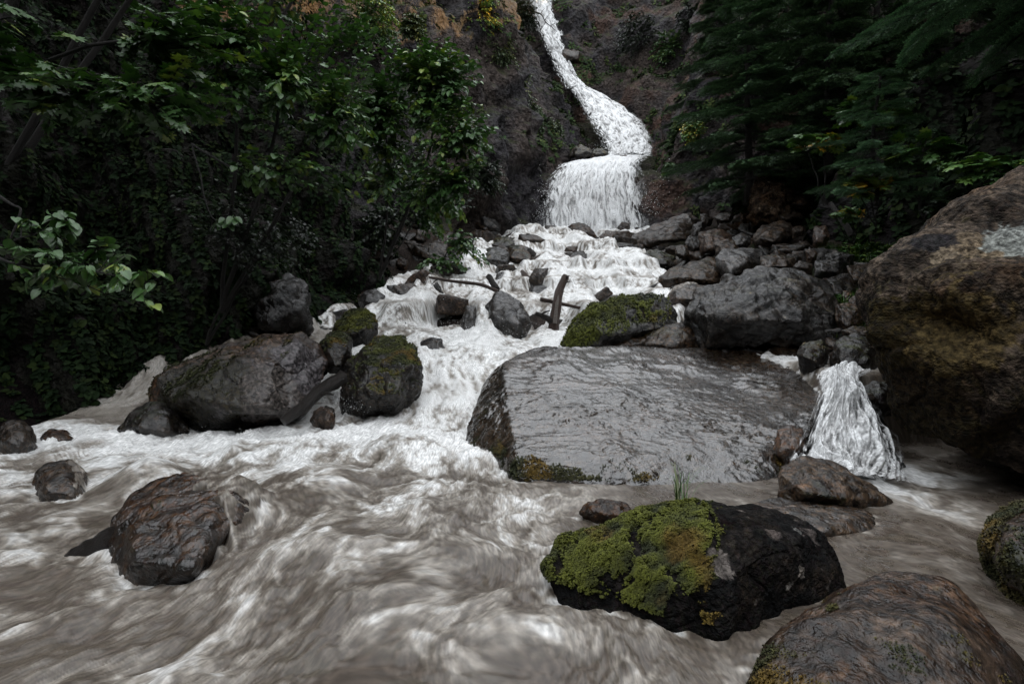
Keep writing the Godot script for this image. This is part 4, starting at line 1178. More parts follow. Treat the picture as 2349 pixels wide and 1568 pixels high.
	# the scree on the right: stones one can tell apart, each [label, u0, v0, u1, v1, distance, stone]
	for q in [
		["flat grey stone on the tall rugged boulder's right", 1766, 484, 1842, 505, 18.2, "grey"],
		["tilted pale stone at the edge of the undergrowth", 1808, 446, 1862, 478, 18.8, "pink"],
		["square grey stone above the flat topped pale rock", 1680, 533, 1723, 566, 16.6, "blue"],
		["sloping pinkish grey stone beside the dark block", 1602, 522, 1682, 578, 17.6, "pink"],
		["mossy edged stone propped on the flat topped rock", 1640, 548, 1700, 580, 16.4, "brown"],
		["dark cracked stone left of the sloping pinkish one", 1570, 540, 1616, 577, 18.6, "dark"],
		["small blocky stone by the mossy topped rock", 1549, 562, 1583, 590, 18.0, "grey"],
		["brown block behind the large grey boulder", 1602, 490, 1638, 517, 21.8, "brown"],
		["thin flat stone halfway up the scree", 1654, 509, 1706, 527, 20.6, "brown"],
		["pale upright stone against the tall rugged boulder", 1693, 512, 1723, 538, 19.4, "blue"],
		["small light flat stone under the thin one", 1668, 525, 1696, 542, 19.4, "blue"],
		["oval grey stone near the undergrowth", 1818, 518, 1848, 536, 16.8, "grey"],
		["narrow standing stone by the fallen stick", 1866, 516, 1905, 562, 15.2, "pink"],
		["wide pale stone at the foot of the grassy bank", 1892, 575, 1960, 606, 12.7, "blue"],
		["light grey stone in front of the wide pale one", 1870, 595, 1936, 628, 11.7, "blue"],
		["brown humped stone right of the light grey one", 1945, 605, 2008, 652, 11.6, "brown"],
		["dark speckled stone above the big boulder's shoulder", 1897, 624, 1977, 682, 11.2, "dark"],
		["brown stone tucked beside the tall boulder", 1968, 646, 2028, 686, 10.2, "brown"],
		["rounded brown stone above the big grey boulder", 1746, 583, 1823, 618, 13.7, "brown"],
		["dark stone behind the rounded brown one", 1796, 581, 1833, 608, 14.1, "dark"],
		["purplish small stone by the grassy bank", 1847, 571, 1876, 592, 14.0, "pink"],
		["flat stone bridging two others above the boulder's crack", 1820, 598, 1864, 620, 12.8, "grey"],
		["small pink rounded stone behind the big grey boulder", 1930, 667, 1955, 698, 10.4, "pink"],
		["wet brown slab stone behind the big boulder's right end", 1918, 694, 1984, 756, 9.5, "brown"],
		["pale brown stone close under the tall boulder", 1946, 677, 1998, 704, 9.9, "brown"],
		["long flat stone at the upper pool's rim", 1930, 748, 2000, 770, 8.9, "grey"],
		["brown flat stone high in the scree by the rock wall", 1640, 488, 1690, 508, 22.2, "brown"],
		["reddish stone at the base of the rock wall", 1700, 486, 1722, 508, 20.4, "rust"],
		["bluish angular stone on the left bank", 934, 568, 984, 606, 18.6, "blue"],
		["brown stone high on the left bank", 990, 530, 1042, 568, 20.8, "brown"],
		["flat mossy stone on the left bank below the shrubs", 902, 530, 958, 556, 20.0, "dark"],
		["grey stone above the bluish angular one", 962, 556, 1008, 586, 19.6, "grey"],
		["dark stone at the left bank's water edge", 1010, 575, 1060, 610, 18.8, "dark"],
		["small pale stone left of the bluish angular one", 905, 590, 935, 612, 18.0, "pink"],
	]:
		var wide: float = q[3] - q[1]
		stone_in(q[0], q[1], q[2], q[3], q[4], q[5], {"stone": q[6], "res": 26 if wide > 50 else 20, "facets": 5, "sharp": 100.0, "tint": 0.9, "moss": 0.95, "mcol": MOSS_DARK, "mat": "rock_wet"})
	place_rocks()
	# loose stones filling the scree; nothing in the photograph tells these apart
	var kinds := []
	for k in 7:
		var hullk := PackedVector3Array()
		for i in 8:                                         # a knocked about block
			var p := Vector3(i & 1, (i >> 1) & 1, i >> 2) * 2.0 - Vector3.ONE + Vector3(rng.randf() - 0.5, rng.randf() - 0.5, rng.randf() - 0.5) * 0.9
			hullk.append(p * Vector3(0.34, 0.17, 0.26))
		var o := {"stone": ["grey", "brown", "blue", "pink", "dark", "brown", "grey"][k], "sharp": 80.0, "size": 0.42, "tint": 0.85, "fine": 0.004}
		var arr := rock_arrays(Vector3(k * 7, 0, 0), hull_planes(hullk, Vector3.ZERO), 11, o, [])
		kinds.append([mesh_of(arr[0], arr[1], arr[2], arr[3]), ["grey", "brown", "bluish", "pinkish", "dark", "reddish brown", "mottled grey"][k]])
	var spots := []
	for i in 150:
		var d := rng.randf_range(8.8, 22.5)
		var x := table(RIGHT_EDGE, d) + rng.randf_range(-0.2, 4.2) * (0.55 + 0.45 * ss(8, 14, d))
		spots.append([x, d, rng.randf_range(0.18, 0.6), "scree right of the rapids"])
	for i in 46:
		var d := rng.randf_range(17.0, 23.5)
		spots.append([table(LEFT_EDGE, d) - rng.randf_range(0.0, 2.6), d, rng.randf_range(0.2, 0.6), "left bank below the shrubs"])
	for i in 60:
		var d := rng.randf_range(11.5, 25.5)
		var s := rng.randf()
		spots.append([lerpf(table(LEFT_EDGE, d), table(RIGHT_EDGE, d), s * 0.16 if i % 3 == 0 else (s if i % 3 == 1 else 1.0 - 0.16 * s)), d, rng.randf_range(0.3, 0.75), "white water of the rapids"])
	for q in spots:
		var k: Array = kinds[rng.randi() % kinds.size()]
		var r := put("stone", k[0], M.rock_wet)
		r.position = Vector3(q[0], bed(q[0], -q[1]) + 0.12 * q[2] + (0.28 if q[3].begins_with("white") else 0.0), -q[1])
		r.basis = Basis.from_euler(Vector3(rng.randf_range(-0.5, 0.5), rng.randf() * TAU, rng.randf_range(-0.5, 0.5))) * (q[2] * 1.7)
		tag(r, "small %s stone lying loose %s the %s" % [k[1], "in" if q[3].begins_with("white") else "on", q[3]], "stone", "loose %s stones: %s" % [k[1], q[3]])


# ---------------------------------------------------------------- driftwood
func log_of(called: String, label: String, path: Array, r0: float, r1: float, mat: String, sides := 12, bump := 0.25) -> Node3D:
	var t := thing(called, label, "log" if called == "log" else "branch", path[0])
	var local := []
	for k in 14: local.append(catmull(path, k / 13.0) - path[0])
	var st := begin()
	tube(st, local, r0, r1, sides, bump)
	put("wood", st.commit(), M[mat], t)
	return t

func knot(t: Node3D, from: Vector3, to: Vector3, r: float, mat: String, called := "snag") -> void:
	var st := begin()
	var mid := from.lerp(to, 0.5) + Vector3(0.0, 0.02, 0.01)
	tube(st, [from - t.position, mid - t.position, to - t.position], r, r * 0.35, 6, 0.3)
	put(called, st.commit(), M[mat], t)

func build_wood() -> void:
	var t := log_of("log", "bare stripped log standing out of the white rapids", [at(1269, 760, 13.0), at(1277, 700, 13.1), at(1284, 665, 13.3), at(1298, 634, 13.5)], 0.12, 0.085, "drift_wood")
	var st := begin()
	var strip := []
	for q in [[1273, 742, 12.93], [1277, 700, 12.98], [1282, 672, 13.17]]: strip.append(at(q[0], q[1], q[2]) - t.position)
	tube(st, strip, 0.055, 0.03, 8, 0.3)
	put("bare_patch", st.commit(), M.pale_wood, t)
	knot(t, at(1296, 640, 13.45), at(1306, 632, 13.3), 0.03, "wet_wood")
	knot(t, at(1288, 655, 13.35), at(1309, 645, 13.3), 0.02, "wet_wood")
	log_of("branch", "thin brown branch lying behind the bare log", [at(1240, 686, 13.3), at(1290, 697, 13.4), at(1362, 713, 13.2)], 0.055, 0.035, "drift_wood", 8)
	t = log_of("branch", "long thin branch reaching over the left cascade", [at(985, 636, 14.6), at(1040, 645, 14.4), at(1100, 652, 14.2), at(1142, 668, 14.0)], 0.035, 0.05, "drift_wood", 8)
	knot(t, at(1005, 640, 14.5), at(990, 652, 14.4), 0.02, "bark")
	log_of("log", "short grey stump of wood leaning on the long thin branch", [at(1140, 664, 14.15), at(1131, 650, 14.3), at(1121, 633, 14.5)], 0.085, 0.075, "bark", 10)
	log_of("log", "grey log slanting down between the mossy rocks", [at(1243, 604, 19.6), at(1228, 588, 19.9), at(1214, 574, 20.2)], 0.12, 0.1, "bark", 10)
	log_of("log", "short brown log end in the step above the dark dome", [at(1222, 648, 16.3), at(1206, 634, 16.5), at(1198, 624, 16.8)], 0.10, 0.08, "drift_wood", 10)
	t = log_of("log", "black broken wood stuck beside the standing log", [at(1228, 718, 13.0), at(1252, 728, 13.0), at(1272, 742, 13.0)], 0.04, 0.09, "wet_wood", 9, 0.5)
	knot(t, at(1240, 722, 13.0), at(1262, 712, 12.9), 0.03, "wet_wood")
	t = log_of("log", "dark wet log wedged between the long boulder and the water", [at(648, 966, 7.0), at(690, 935, 7.2), at(735, 895, 7.45), at(785, 866, 7.8)], 0.055, 0.10, "wet_wood", 12, 0.45)
	knot(t, at(735, 905, 7.35), at(765, 905, 7.4), 0.03, "wet_wood")
	log_of("log", "dark wet log end jutting from the half drowned rock", [at(84, 1328, 3.75), at(140, 1302, 3.8), at(200, 1272, 3.85), at(275, 1235, 3.95)], 0.045, 0.105, "wet_wood", 12, 0.35)
	log_of("log", "dead leaning stick in the undergrowth on the right bank", [at(1955, 540, 13.0), at(1930, 500, 13.2), at(1905, 466, 13.5)], 0.075, 0.05, "bark", 9)
	t = log_of("branch", "bare twig hanging before the tall fall from the left cliff", [at(1208, 20, 35.0), at(1240, 32, 34.8), at(1252, 50, 34.6), at(1278, 72, 34.5)], 0.05, 0.02, "twig", 6)
	for q in [[1240, 32, 1250, 18], [1250, 46, 1262, 30], [1252, 50, 1240, 70], [1262, 60, 1276, 52], [1228, 28, 1220, 50]]: knot(t, at(q[0], q[1], 34.8), at(q[2], q[3], 34.6), 0.022, "twig", "twig")
	t = log_of("branch", "crooked lichened twig hanging down at the left edge", [at(-10, 445, 4.5), at(28, 470, 4.5), at(46, 478, 4.5), at(40, 505, 4.48), at(24, 545, 4.46), at(10, 600, 4.45)], 0.012, 0.006, "bark", 7, 0.5)

# ---------------------------------------------------------------- leaves
const GREEN := [Vector3(0.0248, 0.0596, 0.0149), Vector3(0.0323, 0.0720, 0.0199), Vector3(0.0422, 0.0895, 0.0248), Vector3(0.0621, 0.1143, 0.0223), Vector3(0.1180, 0.1552, 0.0274)]
const LIT := [Vector3(0.0326, 0.0768, 0.0211), Vector3(0.0432, 0.0960, 0.0269), Vector3(0.0557, 0.1200, 0.0326), Vector3(0.0816, 0.1488, 0.0307), Vector3(0.1440, 0.1920, 0.0336)]
const OLIVE := [Vector3(0.0390, 0.0572, 0.0234), Vector3(0.0494, 0.0728, 0.0286), Vector3(0.0650, 0.0884, 0.0364), Vector3(0.0806, 0.0962, 0.0312), Vector3(0.1170, 0.1196, 0.0260)]
const CLIFF_GREEN := [Vector3(0.018, 0.034, 0.012), Vector3(0.026, 0.046, 0.016), Vector3(0.034, 0.056, 0.020), Vector3(0.050, 0.066, 0.022)]
const GOLD := [Vector3(0.055, 0.116, 0.029), Vector3(0.082, 0.155, 0.036), Vector3(0.136, 0.191, 0.036), Vector3(0.273, 0.237, 0.033), Vector3(0.364, 0.218, 0.027)]
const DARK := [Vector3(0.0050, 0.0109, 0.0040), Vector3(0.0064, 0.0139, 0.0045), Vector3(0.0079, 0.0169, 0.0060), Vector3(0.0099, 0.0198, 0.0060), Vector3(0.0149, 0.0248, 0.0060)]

func leaf_grid(rows: int, width: Callable, droop: float, fold: float, veins: float, tone: Vector3) -> ArrayMesh:
	var v := PackedVector3Array()
	var c := PackedColorArray()
	var w := 5
	for j in rows:
		var t := float(j) / (rows - 1)
		for i in w:
			var s := float(i) / (w - 1) * 2.0 - 1.0
			var x: float = s * width.call(t) * 0.5
			var y := -droop * t * t + fold * absf(x) + veins * sin(t * 26.0 - absf(s) * 5.0) * absf(s)
			v.append(Vector3(x, y, t - 0.12 * absf(s) * (1.0 - t)))
			var k := 1.25 if i == 2 else (1.0 if j % 2 else 0.88)
			c.append(Color(tone.x * k, tone.y * k, tone.z * k))
	var n := grid_normals(v, w, rows)
	for k in n.size():
		if n[k].y < 0: n[k] = -n[k]
	return mesh_of(v, n, c, grid_index(w, rows, true))

func leaf_mesh(kind: String, tone: Vector3) -> ArrayMesh:
	match kind:
		"ovate":
			return leaf_grid(9, func(t): return 0.84 * pow(sin(PI * pow(clampf(t * 0.97 + 0.03, 0, 1), 0.72)), 0.8), 0.22, 0.28, 0.012, tone)
		"small":
			return leaf_grid(4, func(t): return 0.62 * sin(PI * clampf(t * 0.9 + 0.08, 0, 1)), 0.15, 0.2, 0.0, tone)
	# palmate: seven pointed lobes round the stalk's end
	var v := PackedVector3Array([Vector3(0, 0, 0.0)])
	var n := PackedVector3Array([Vector3.UP])
	var c := PackedColorArray([Color(tone.x * 1.3, tone.y * 1.3, tone.z * 1.3)])
	var idx := PackedInt32Array()
	var lobes := 7
	for k in lobes * 4 + 1:
		var a := -2.55 + 5.1 * k / (lobes * 4)
		var r: float = [0.34, 0.46, 0.60, 0.46][k % 4] if k % 4 else 0.34
		r *= 1.0 - 0.22 * absf(a) / 2.55
		v.append(Vector3(sin(a) * r, -0.35 * r * r + (0.05 if k % 4 == 2 else 0.0), cos(a) * r + 0.0))
		n.append(Vector3(sin(a) * 0.35, 1, cos(a) * 0.35).normalized())
		var m := 0.9 + 0.2 * (k % 2)
		c.append(Color(tone.x * m, tone.y * m, tone.z * m))
		if k: idx.append_array(PackedInt32Array([0, k + 1, k]))
	return mesh_of(v, n, c, idx)

var leaf_store := {}

func leaf_for(kind: String, tone: Vector3) -> ArrayMesh:
	var key := [kind, tone]
	if not leaf_store.has(key): leaf_store[key] = leaf_mesh(kind, tone)
	return leaf_store[key]

func on_view(p: Vector3) -> bool:
	var q := p - EYE
	var d := q.dot(fwd)
	return d > 0.5 and absf(q.x) < d * 0.95 and absf(q.dot(upv)) < d * 0.64

# A leafy plant: limbs grow from the base, twigs from the limbs into the lobes of its crown, leaves along the twigs.
func leafy(called: String, label: String, category: String, base: Vector3, limbs: Array, lobes: Array, o: Dictionary) -> Node3D:
	var t := thing(called, label, category, base, o.get("group", ""))
	var mat: Material = M[o.get("bark", "twig")]
	var joints := []
	if limbs.size():
		var st := begin()
		for q in limbs:
			var path := [base]
			for k in q.size() - 1: path.append(q[k])
			if path.size() == 2: path.insert(1, base.lerp(path[1], 0.55) + Vector3(rng.randf() - 0.5, 0.25, rng.randf() - 0.5) * 0.2)
			var local := []
			for k in 9:
				var p := catmull(path, k / 8.0) + Vector3(rng.randf() - 0.5, rng.randf() - 0.5, rng.randf() - 0.5) * (0.05 if k else 0.0)
				local.append(p - base)
				if k > 1: joints.append(p)
			tube(st, local, q[-1], q[-1] * 0.35, 7, 0.2)
		put(o.get("stem", "stem"), st.commit(), mat, t)
	else:
		joints.append(base)
	var kind: String = o.get("leaf", "ovate")
	var size: float = o.get("size", 0.12)
	var tones: Array = o.get("tones", GREEN)
	var clusters: int = o.get("clusters", 100)
	var per: int = o.get("per", 7)
	var reach: float = o.get("reach", 0.45)
	var weight := 0.0
	for q in lobes: weight += q[1].x * q[1].y * q[1].z
	var twigs := begin()
	var leaves := []
	for q in lobes:
		var many := int(ceil(clusters * q[1].x * q[1].y * q[1].z / weight))
		for k in many:
			var dir := Vector3(rng.randfn(), rng.randfn(), rng.randfn()).normalized()
			var p: Vector3 = q[0] + dir * q[1] * pow(rng.randf(), 0.42)
			var from: Vector3 = joints[0]
			for z in joints:
				if (z - p).length_squared() < (from - p).length_squared(): from = z
			var out: Vector3 = (p - from)
			var far := out.length()
			if far > reach * 2.2: from = p - out / far * reach * 2.2 - Vector3(0, 0.1, 0)
			var mid := from.lerp(p, 0.55) + Vector3(rng.randf() - 0.5, rng.randf() * 0.5, rng.randf() - 0.5) * 0.18
			if o.get("wood", true): tube(twigs, [from - base, mid - base, p - base], size * 0.055, size * 0.03, 3)
			var tone_at := fbm.get_noise_3dv(p * 0.9) * 1.6 + 0.05
			for i in per:
				var s := 1.0 - pow(float(i) / per, 1.2) * 0.75
				var pos := from.lerp(mid, s * 2) if s < 0.5 else mid.lerp(p, s * 2 - 1)
				var way := (p - mid).normalized()
				var side := way.cross(Vector3.UP).normalized() * (1.0 if i % 2 else -1.0)
				if i == 0: side *= 0.2
				var d: Vector3 = (way * 0.7 + side * 0.9 + Vector3(rng.randf() - 0.5, -rng.randf() * 0.9 + 0.15, rng.randf() - 0.5) * o.get("loose", 0.8)).normalized()
				var up: Vector3 = (Vector3.UP * o.get("flat", 1.0) + Vector3(rng.randf() - 0.5, rng.randf() - 0.5, rng.randf() - 0.5) * 1.1)
				up = (up - d * up.dot(d)).normalized()
				var sz := size * rng.randf_range(0.65, 1.2)
				var tone := clampi(int((tone_at + rng.randf_range(-0.2, 0.45)) * tones.size() * 0.6 + 1.2), 0, tones.size() - 1)
				if rng.randf() < o.get("gold", 0.04): tone = tones.size() - 1
				leaves.append([pos + side * sz * 0.12, d, up, sz, tone])
	if o.get("wood", true):
		var tw := put("twigs", twigs.commit(), mat, t)
		tw.set_meta("kind", "stuff")
	var single: int = o.get("single", 0)
	if single > 0:
		leaves.sort_custom(func(a, b): return (a[0] - EYE).length_squared() < (b[0] - EYE).length_squared())
	var spots := []
	for k in tones.size():
		var e: Array[Transform3D] = []
		spots.append(e)
	for q in leaves:
		var x: Vector3 = q[2].cross(q[1])
		var tr := Transform3D(Basis(x, q[2], q[1]) * q[3], q[0] - base)
		if single > 0 and on_view(q[0]):
			single -= 1
			var l := put("leaf", leaf_for(kind, tones[q[4]]), M.leaf, t)
			l.transform = tr
		else:
			spots[q[4]].append(tr)
	for k in tones.size():
		if spots[k].size(): scatter("foliage", leaf_for(kind, tones[k]), M.leaf, spots[k], PackedColorArray(), t)
	return t

# ---------------------------------------------------------------- conifers
func frond_mesh(tone: Vector3, tip: Vector3, seed_: int, coarse := 1.0) -> ArrayMesh:
	var r := RandomNumberGenerator.new()
	r.seed = seed_
	var v := PackedVector3Array()
	var n := PackedVector3Array()
	var c := PackedColorArray()
	var idx := PackedInt32Array()
	var stems := [[Vector3.ZERO, Vector3(0, -0.12, 1.0), 34]]
	for k in 16:
		var t := 0.08 + 0.86 * k / 16.0
		var s := 1.0 if k % 2 else -1.0
		var l := 0.52 * (1.0 - 0.75 * t) * r.randf_range(0.8, 1.15)
		var a := Vector3(0, -0.12 * t * t, t)
		stems.append([a, a + Vector3(s * l * 0.80, -0.10 * l - 0.08 * r.randf(), l * 0.65), int(12 + 30 * l)])
	for q in stems:
		var a: Vector3 = q[0]
		var b: Vector3 = q[1]
		var way := (b - a).normalized()
		var side := way.cross(Vector3.UP).normalized()
		var many := int(q[2] / coarse)
		for k in many:
			var t := (k + r.randf()) / float(many)
			var p := a.lerp(b, t)
			var roll := r.randf() * PI
			var out := (side * cos(roll) * (1.0 if r.randf() < 0.5 else -1.0) + Vector3.UP * sin(roll) * 0.75 + way * 0.75).normalized()
			var len_ := r.randf_range(0.055, 0.085) * lerpf(1.0, coarse, 0.45)
			var wide := out.cross(Vector3(r.randf() - 0.5, 1, r.randf() - 0.5)).normalized() * 0.0075 * coarse
			var nn := out.cross(wide).normalized()
			if nn.y < 0: nn = -nn
			var col := tone.lerp(tip, clampf(t * t * 0.9, 0, 1)) * r.randf_range(0.75, 1.25)
			var base := v.size()
			v.append_array(PackedVector3Array([p - wide, p + wide, p + out * len_]))
			n.append_array(PackedVector3Array([nn, nn, nn]))
			for z in 3: c.append(Color(col.x, col.y, col.z))
			idx.append_array(PackedInt32Array([base, base + 1, base + 2]) if nn.dot((wide * 2.0).cross(out * len_)) < 0 else PackedInt32Array([base, base + 2, base + 1]))
		var w2 := Vector3.UP * 0.006
		var base := v.size()
		v.append_array(PackedVector3Array([a - w2, a + w2, b, a - side * 0.006, a + side * 0.006, b]))
		for z in 6:
			n.append(Vector3.UP)
			c.append(Color(0.03, 0.022, 0.015))
		idx.append_array(PackedInt32Array([base, base + 1, base + 2, base + 3, base + 4, base + 5]))
	return mesh_of(v, n, c, idx)

func conifer(called: String, label: String, base: Vector3, height: float, reach: float, boughs: int, fronds: int, size: float, droop: float, tone: Vector3, tip: Vector3, from := 0.06, coarse := 1.0) -> Node3D:
	var t := thing(called, label, "tree", base, "")
	var st := begin()
	var path := []
	for k in 8: path.append(Vector3(0.1 * sin(k * 1.3), height * k / 7.0, 0.1 * cos(k * 1.7) - 0.1))
	tube(st, path, height * 0.018, 0.02, 9, 0.15)
	put("trunk", st.commit(), M.bark, t)
	var spots: Array[Transform3D] = []
	var cols := PackedColorArray()
	for k in boughs:
		var s := from + (1.0 - from) * pow((k + rng.randf() * 0.8) / boughs, 1.1)
		var y := height * s
		var len_ := reach * pow(1.0 - s, 0.75) * rng.randf_range(0.7, 1.1) + 0.15
		var a := k * 2.4 + rng.randf() * 0.5
		var out := Vector3(cos(a), 0, sin(a))
		var side := out.cross(Vector3.UP)
		var pts_ := []
		for i in 6:
			var u := i / 5.0
			pts_.append(Vector3(0, y, 0) + out * len_ * u + Vector3.UP * len_ * (0.10 * u - droop * u * u + 0.25 * droop * u * u * u * u) + side * 0.12 * len_ * sin(u * 3.0 + k))
		st = begin()
		tube(st, pts_, 0.012 * len_ + 0.008, 0.005, 5)
		put("branch", st.commit(), M.bark, t)
		var many := int(ceil(fronds * (0.35 + 0.65 * len_ / reach)))
		var shade := rng.randf_range(0.75, 1.2)
		for i in many:
			var u := 0.14 + 0.86 * pow((i + rng.randf()) / many, 0.8)
			var p := catmull(pts_, u)
			var sgn := 1.0 if i % 2 else -1.0
			var way := (catmull(pts_, minf(u + 0.05, 1.0)) - catmull(pts_, u - 0.05)).normalized()
			var spread := 0.95 * (1.0 - ss(0.85, 1.0, u))
			var d := (way + side * sgn * spread + Vector3(0, rng.randf_range(-0.35, 0.12), 0)).normalized()
			var up := (Vector3.UP + out * 0.15 + Vector3(rng.randf() - 0.5, 0, rng.randf() - 0.5) * 0.5)
			up = (up - d * up.dot(d)).normalized()
			var sz := size * rng.randf_range(0.7, 1.2) * (0.65 + 0.5 * (1.0 - u))
			spots.append(Transform3D(Basis(up.cross(d), up, d) * sz, p))
			var w := shade * rng.randf_range(0.8, 1.2)
			cols.append(Color(w, w, w))
	scatter("crown", frond_mesh(tone, tip, 3, coarse), M.needle, spots, cols, t)
	return t

# ---------------------------------------------------------------- undergrowth: what nobody could count
func sprig_mesh(kind: String, tone: Vector3, many: int, seed_: int) -> ArrayMesh:
	var r := RandomNumberGenerator.new()
	r.seed = seed_
	var st := begin()
	for k in many:
		var a := TAU * k / many + r.randf()
		var d := Vector3(cos(a), r.randf_range(-0.3, 0.5), sin(a)).normalized()
		var up := Vector3(r.randf() - 0.5, 1.4, r.randf() - 0.5)
		up = (up - d * up.dot(d)).normalized()
		var s := r.randf_range(0.6, 1.0)
		st.append_from(leaf_for(kind, tone * r.randf_range(0.7, 1.3)), 0, Transform3D(Basis(up.cross(d), up, d) * s, d * 0.35 + Vector3(0, r.randf_range(-0.3, 0.6), 0)))
	return st.commit()

func blade_mesh() -> ArrayMesh:
	var st := begin()
	for k in 5:
		var a := TAU * k / 5.0
		var out := Vector3(cos(a), 0, sin(a))
		var side := out.cross(Vector3.UP) * 0.03
		var p := [Vector3.ZERO, out * 0.12 + Vector3.UP * 0.45, out * 0.4 + Vector3.UP * 0.8]
		for i in 2:
			var w0 := side * (1.0 - i * 0.4)
			var w1 := side * (0.6 - i * 0.6)
			for q in [p[i] - w0, p[i + 1] - w1, p[i] + w0, p[i] + w0, p[i + 1] - w1, p[i + 1] + w1]:
				st.set_normal((Vector3.UP - out * 0.3).normalized())
				st.set_color(Color.WHITE)
				st.add_vertex(q)
	return st.commit()

func undergrowth(called: String, label: String, mesh: Mesh, mat: Material, many: int, place: Callable, size: float, tones: Array) -> void:
	var spots: Array[Transform3D] = []
	var cols := PackedColorArray()
	for k in many:
		var q: Array = place.call()
		if q.is_empty(): continue
		var n: Vector3 = (q[1] + Vector3(rng.randf() - 0.5, rng.randf(), rng.randf() - 0.5) * 0.8).normalized()
		var x := n.cross(Vector3(rng.randf() - 0.5, rng.randf() - 0.5, rng.randf() - 0.5)).normalized()
		spots.append(Transform3D(Basis(x, n, x.cross(n)) * size * rng.randf_range(0.5, 1.5), q[0]))
		var tone: Vector3 = tones[rng.randi() % tones.size()] * rng.randf_range(0.7, 1.3)
		cols.append(Color(tone.x, tone.y, tone.z))
	var o := scatter(called, mesh, mat, spots, cols, null)
	o.set_meta("label", label)

func on_mesh(node: MeshInstance3D, keep: Callable) -> Array:  # the vertices of a terrain mesh that keep() accepts
	var arr: Array = node.mesh.surface_get_arrays(0)
	var v: PackedVector3Array = arr[Mesh.ARRAY_VERTEX]
	var n: PackedVector3Array = arr[Mesh.ARRAY_NORMAL]
	var out := []
	for k in range(0, v.size(), 3):
		if keep.call(v[k], n[k]): out.append([v[k], n[k]])
	return out

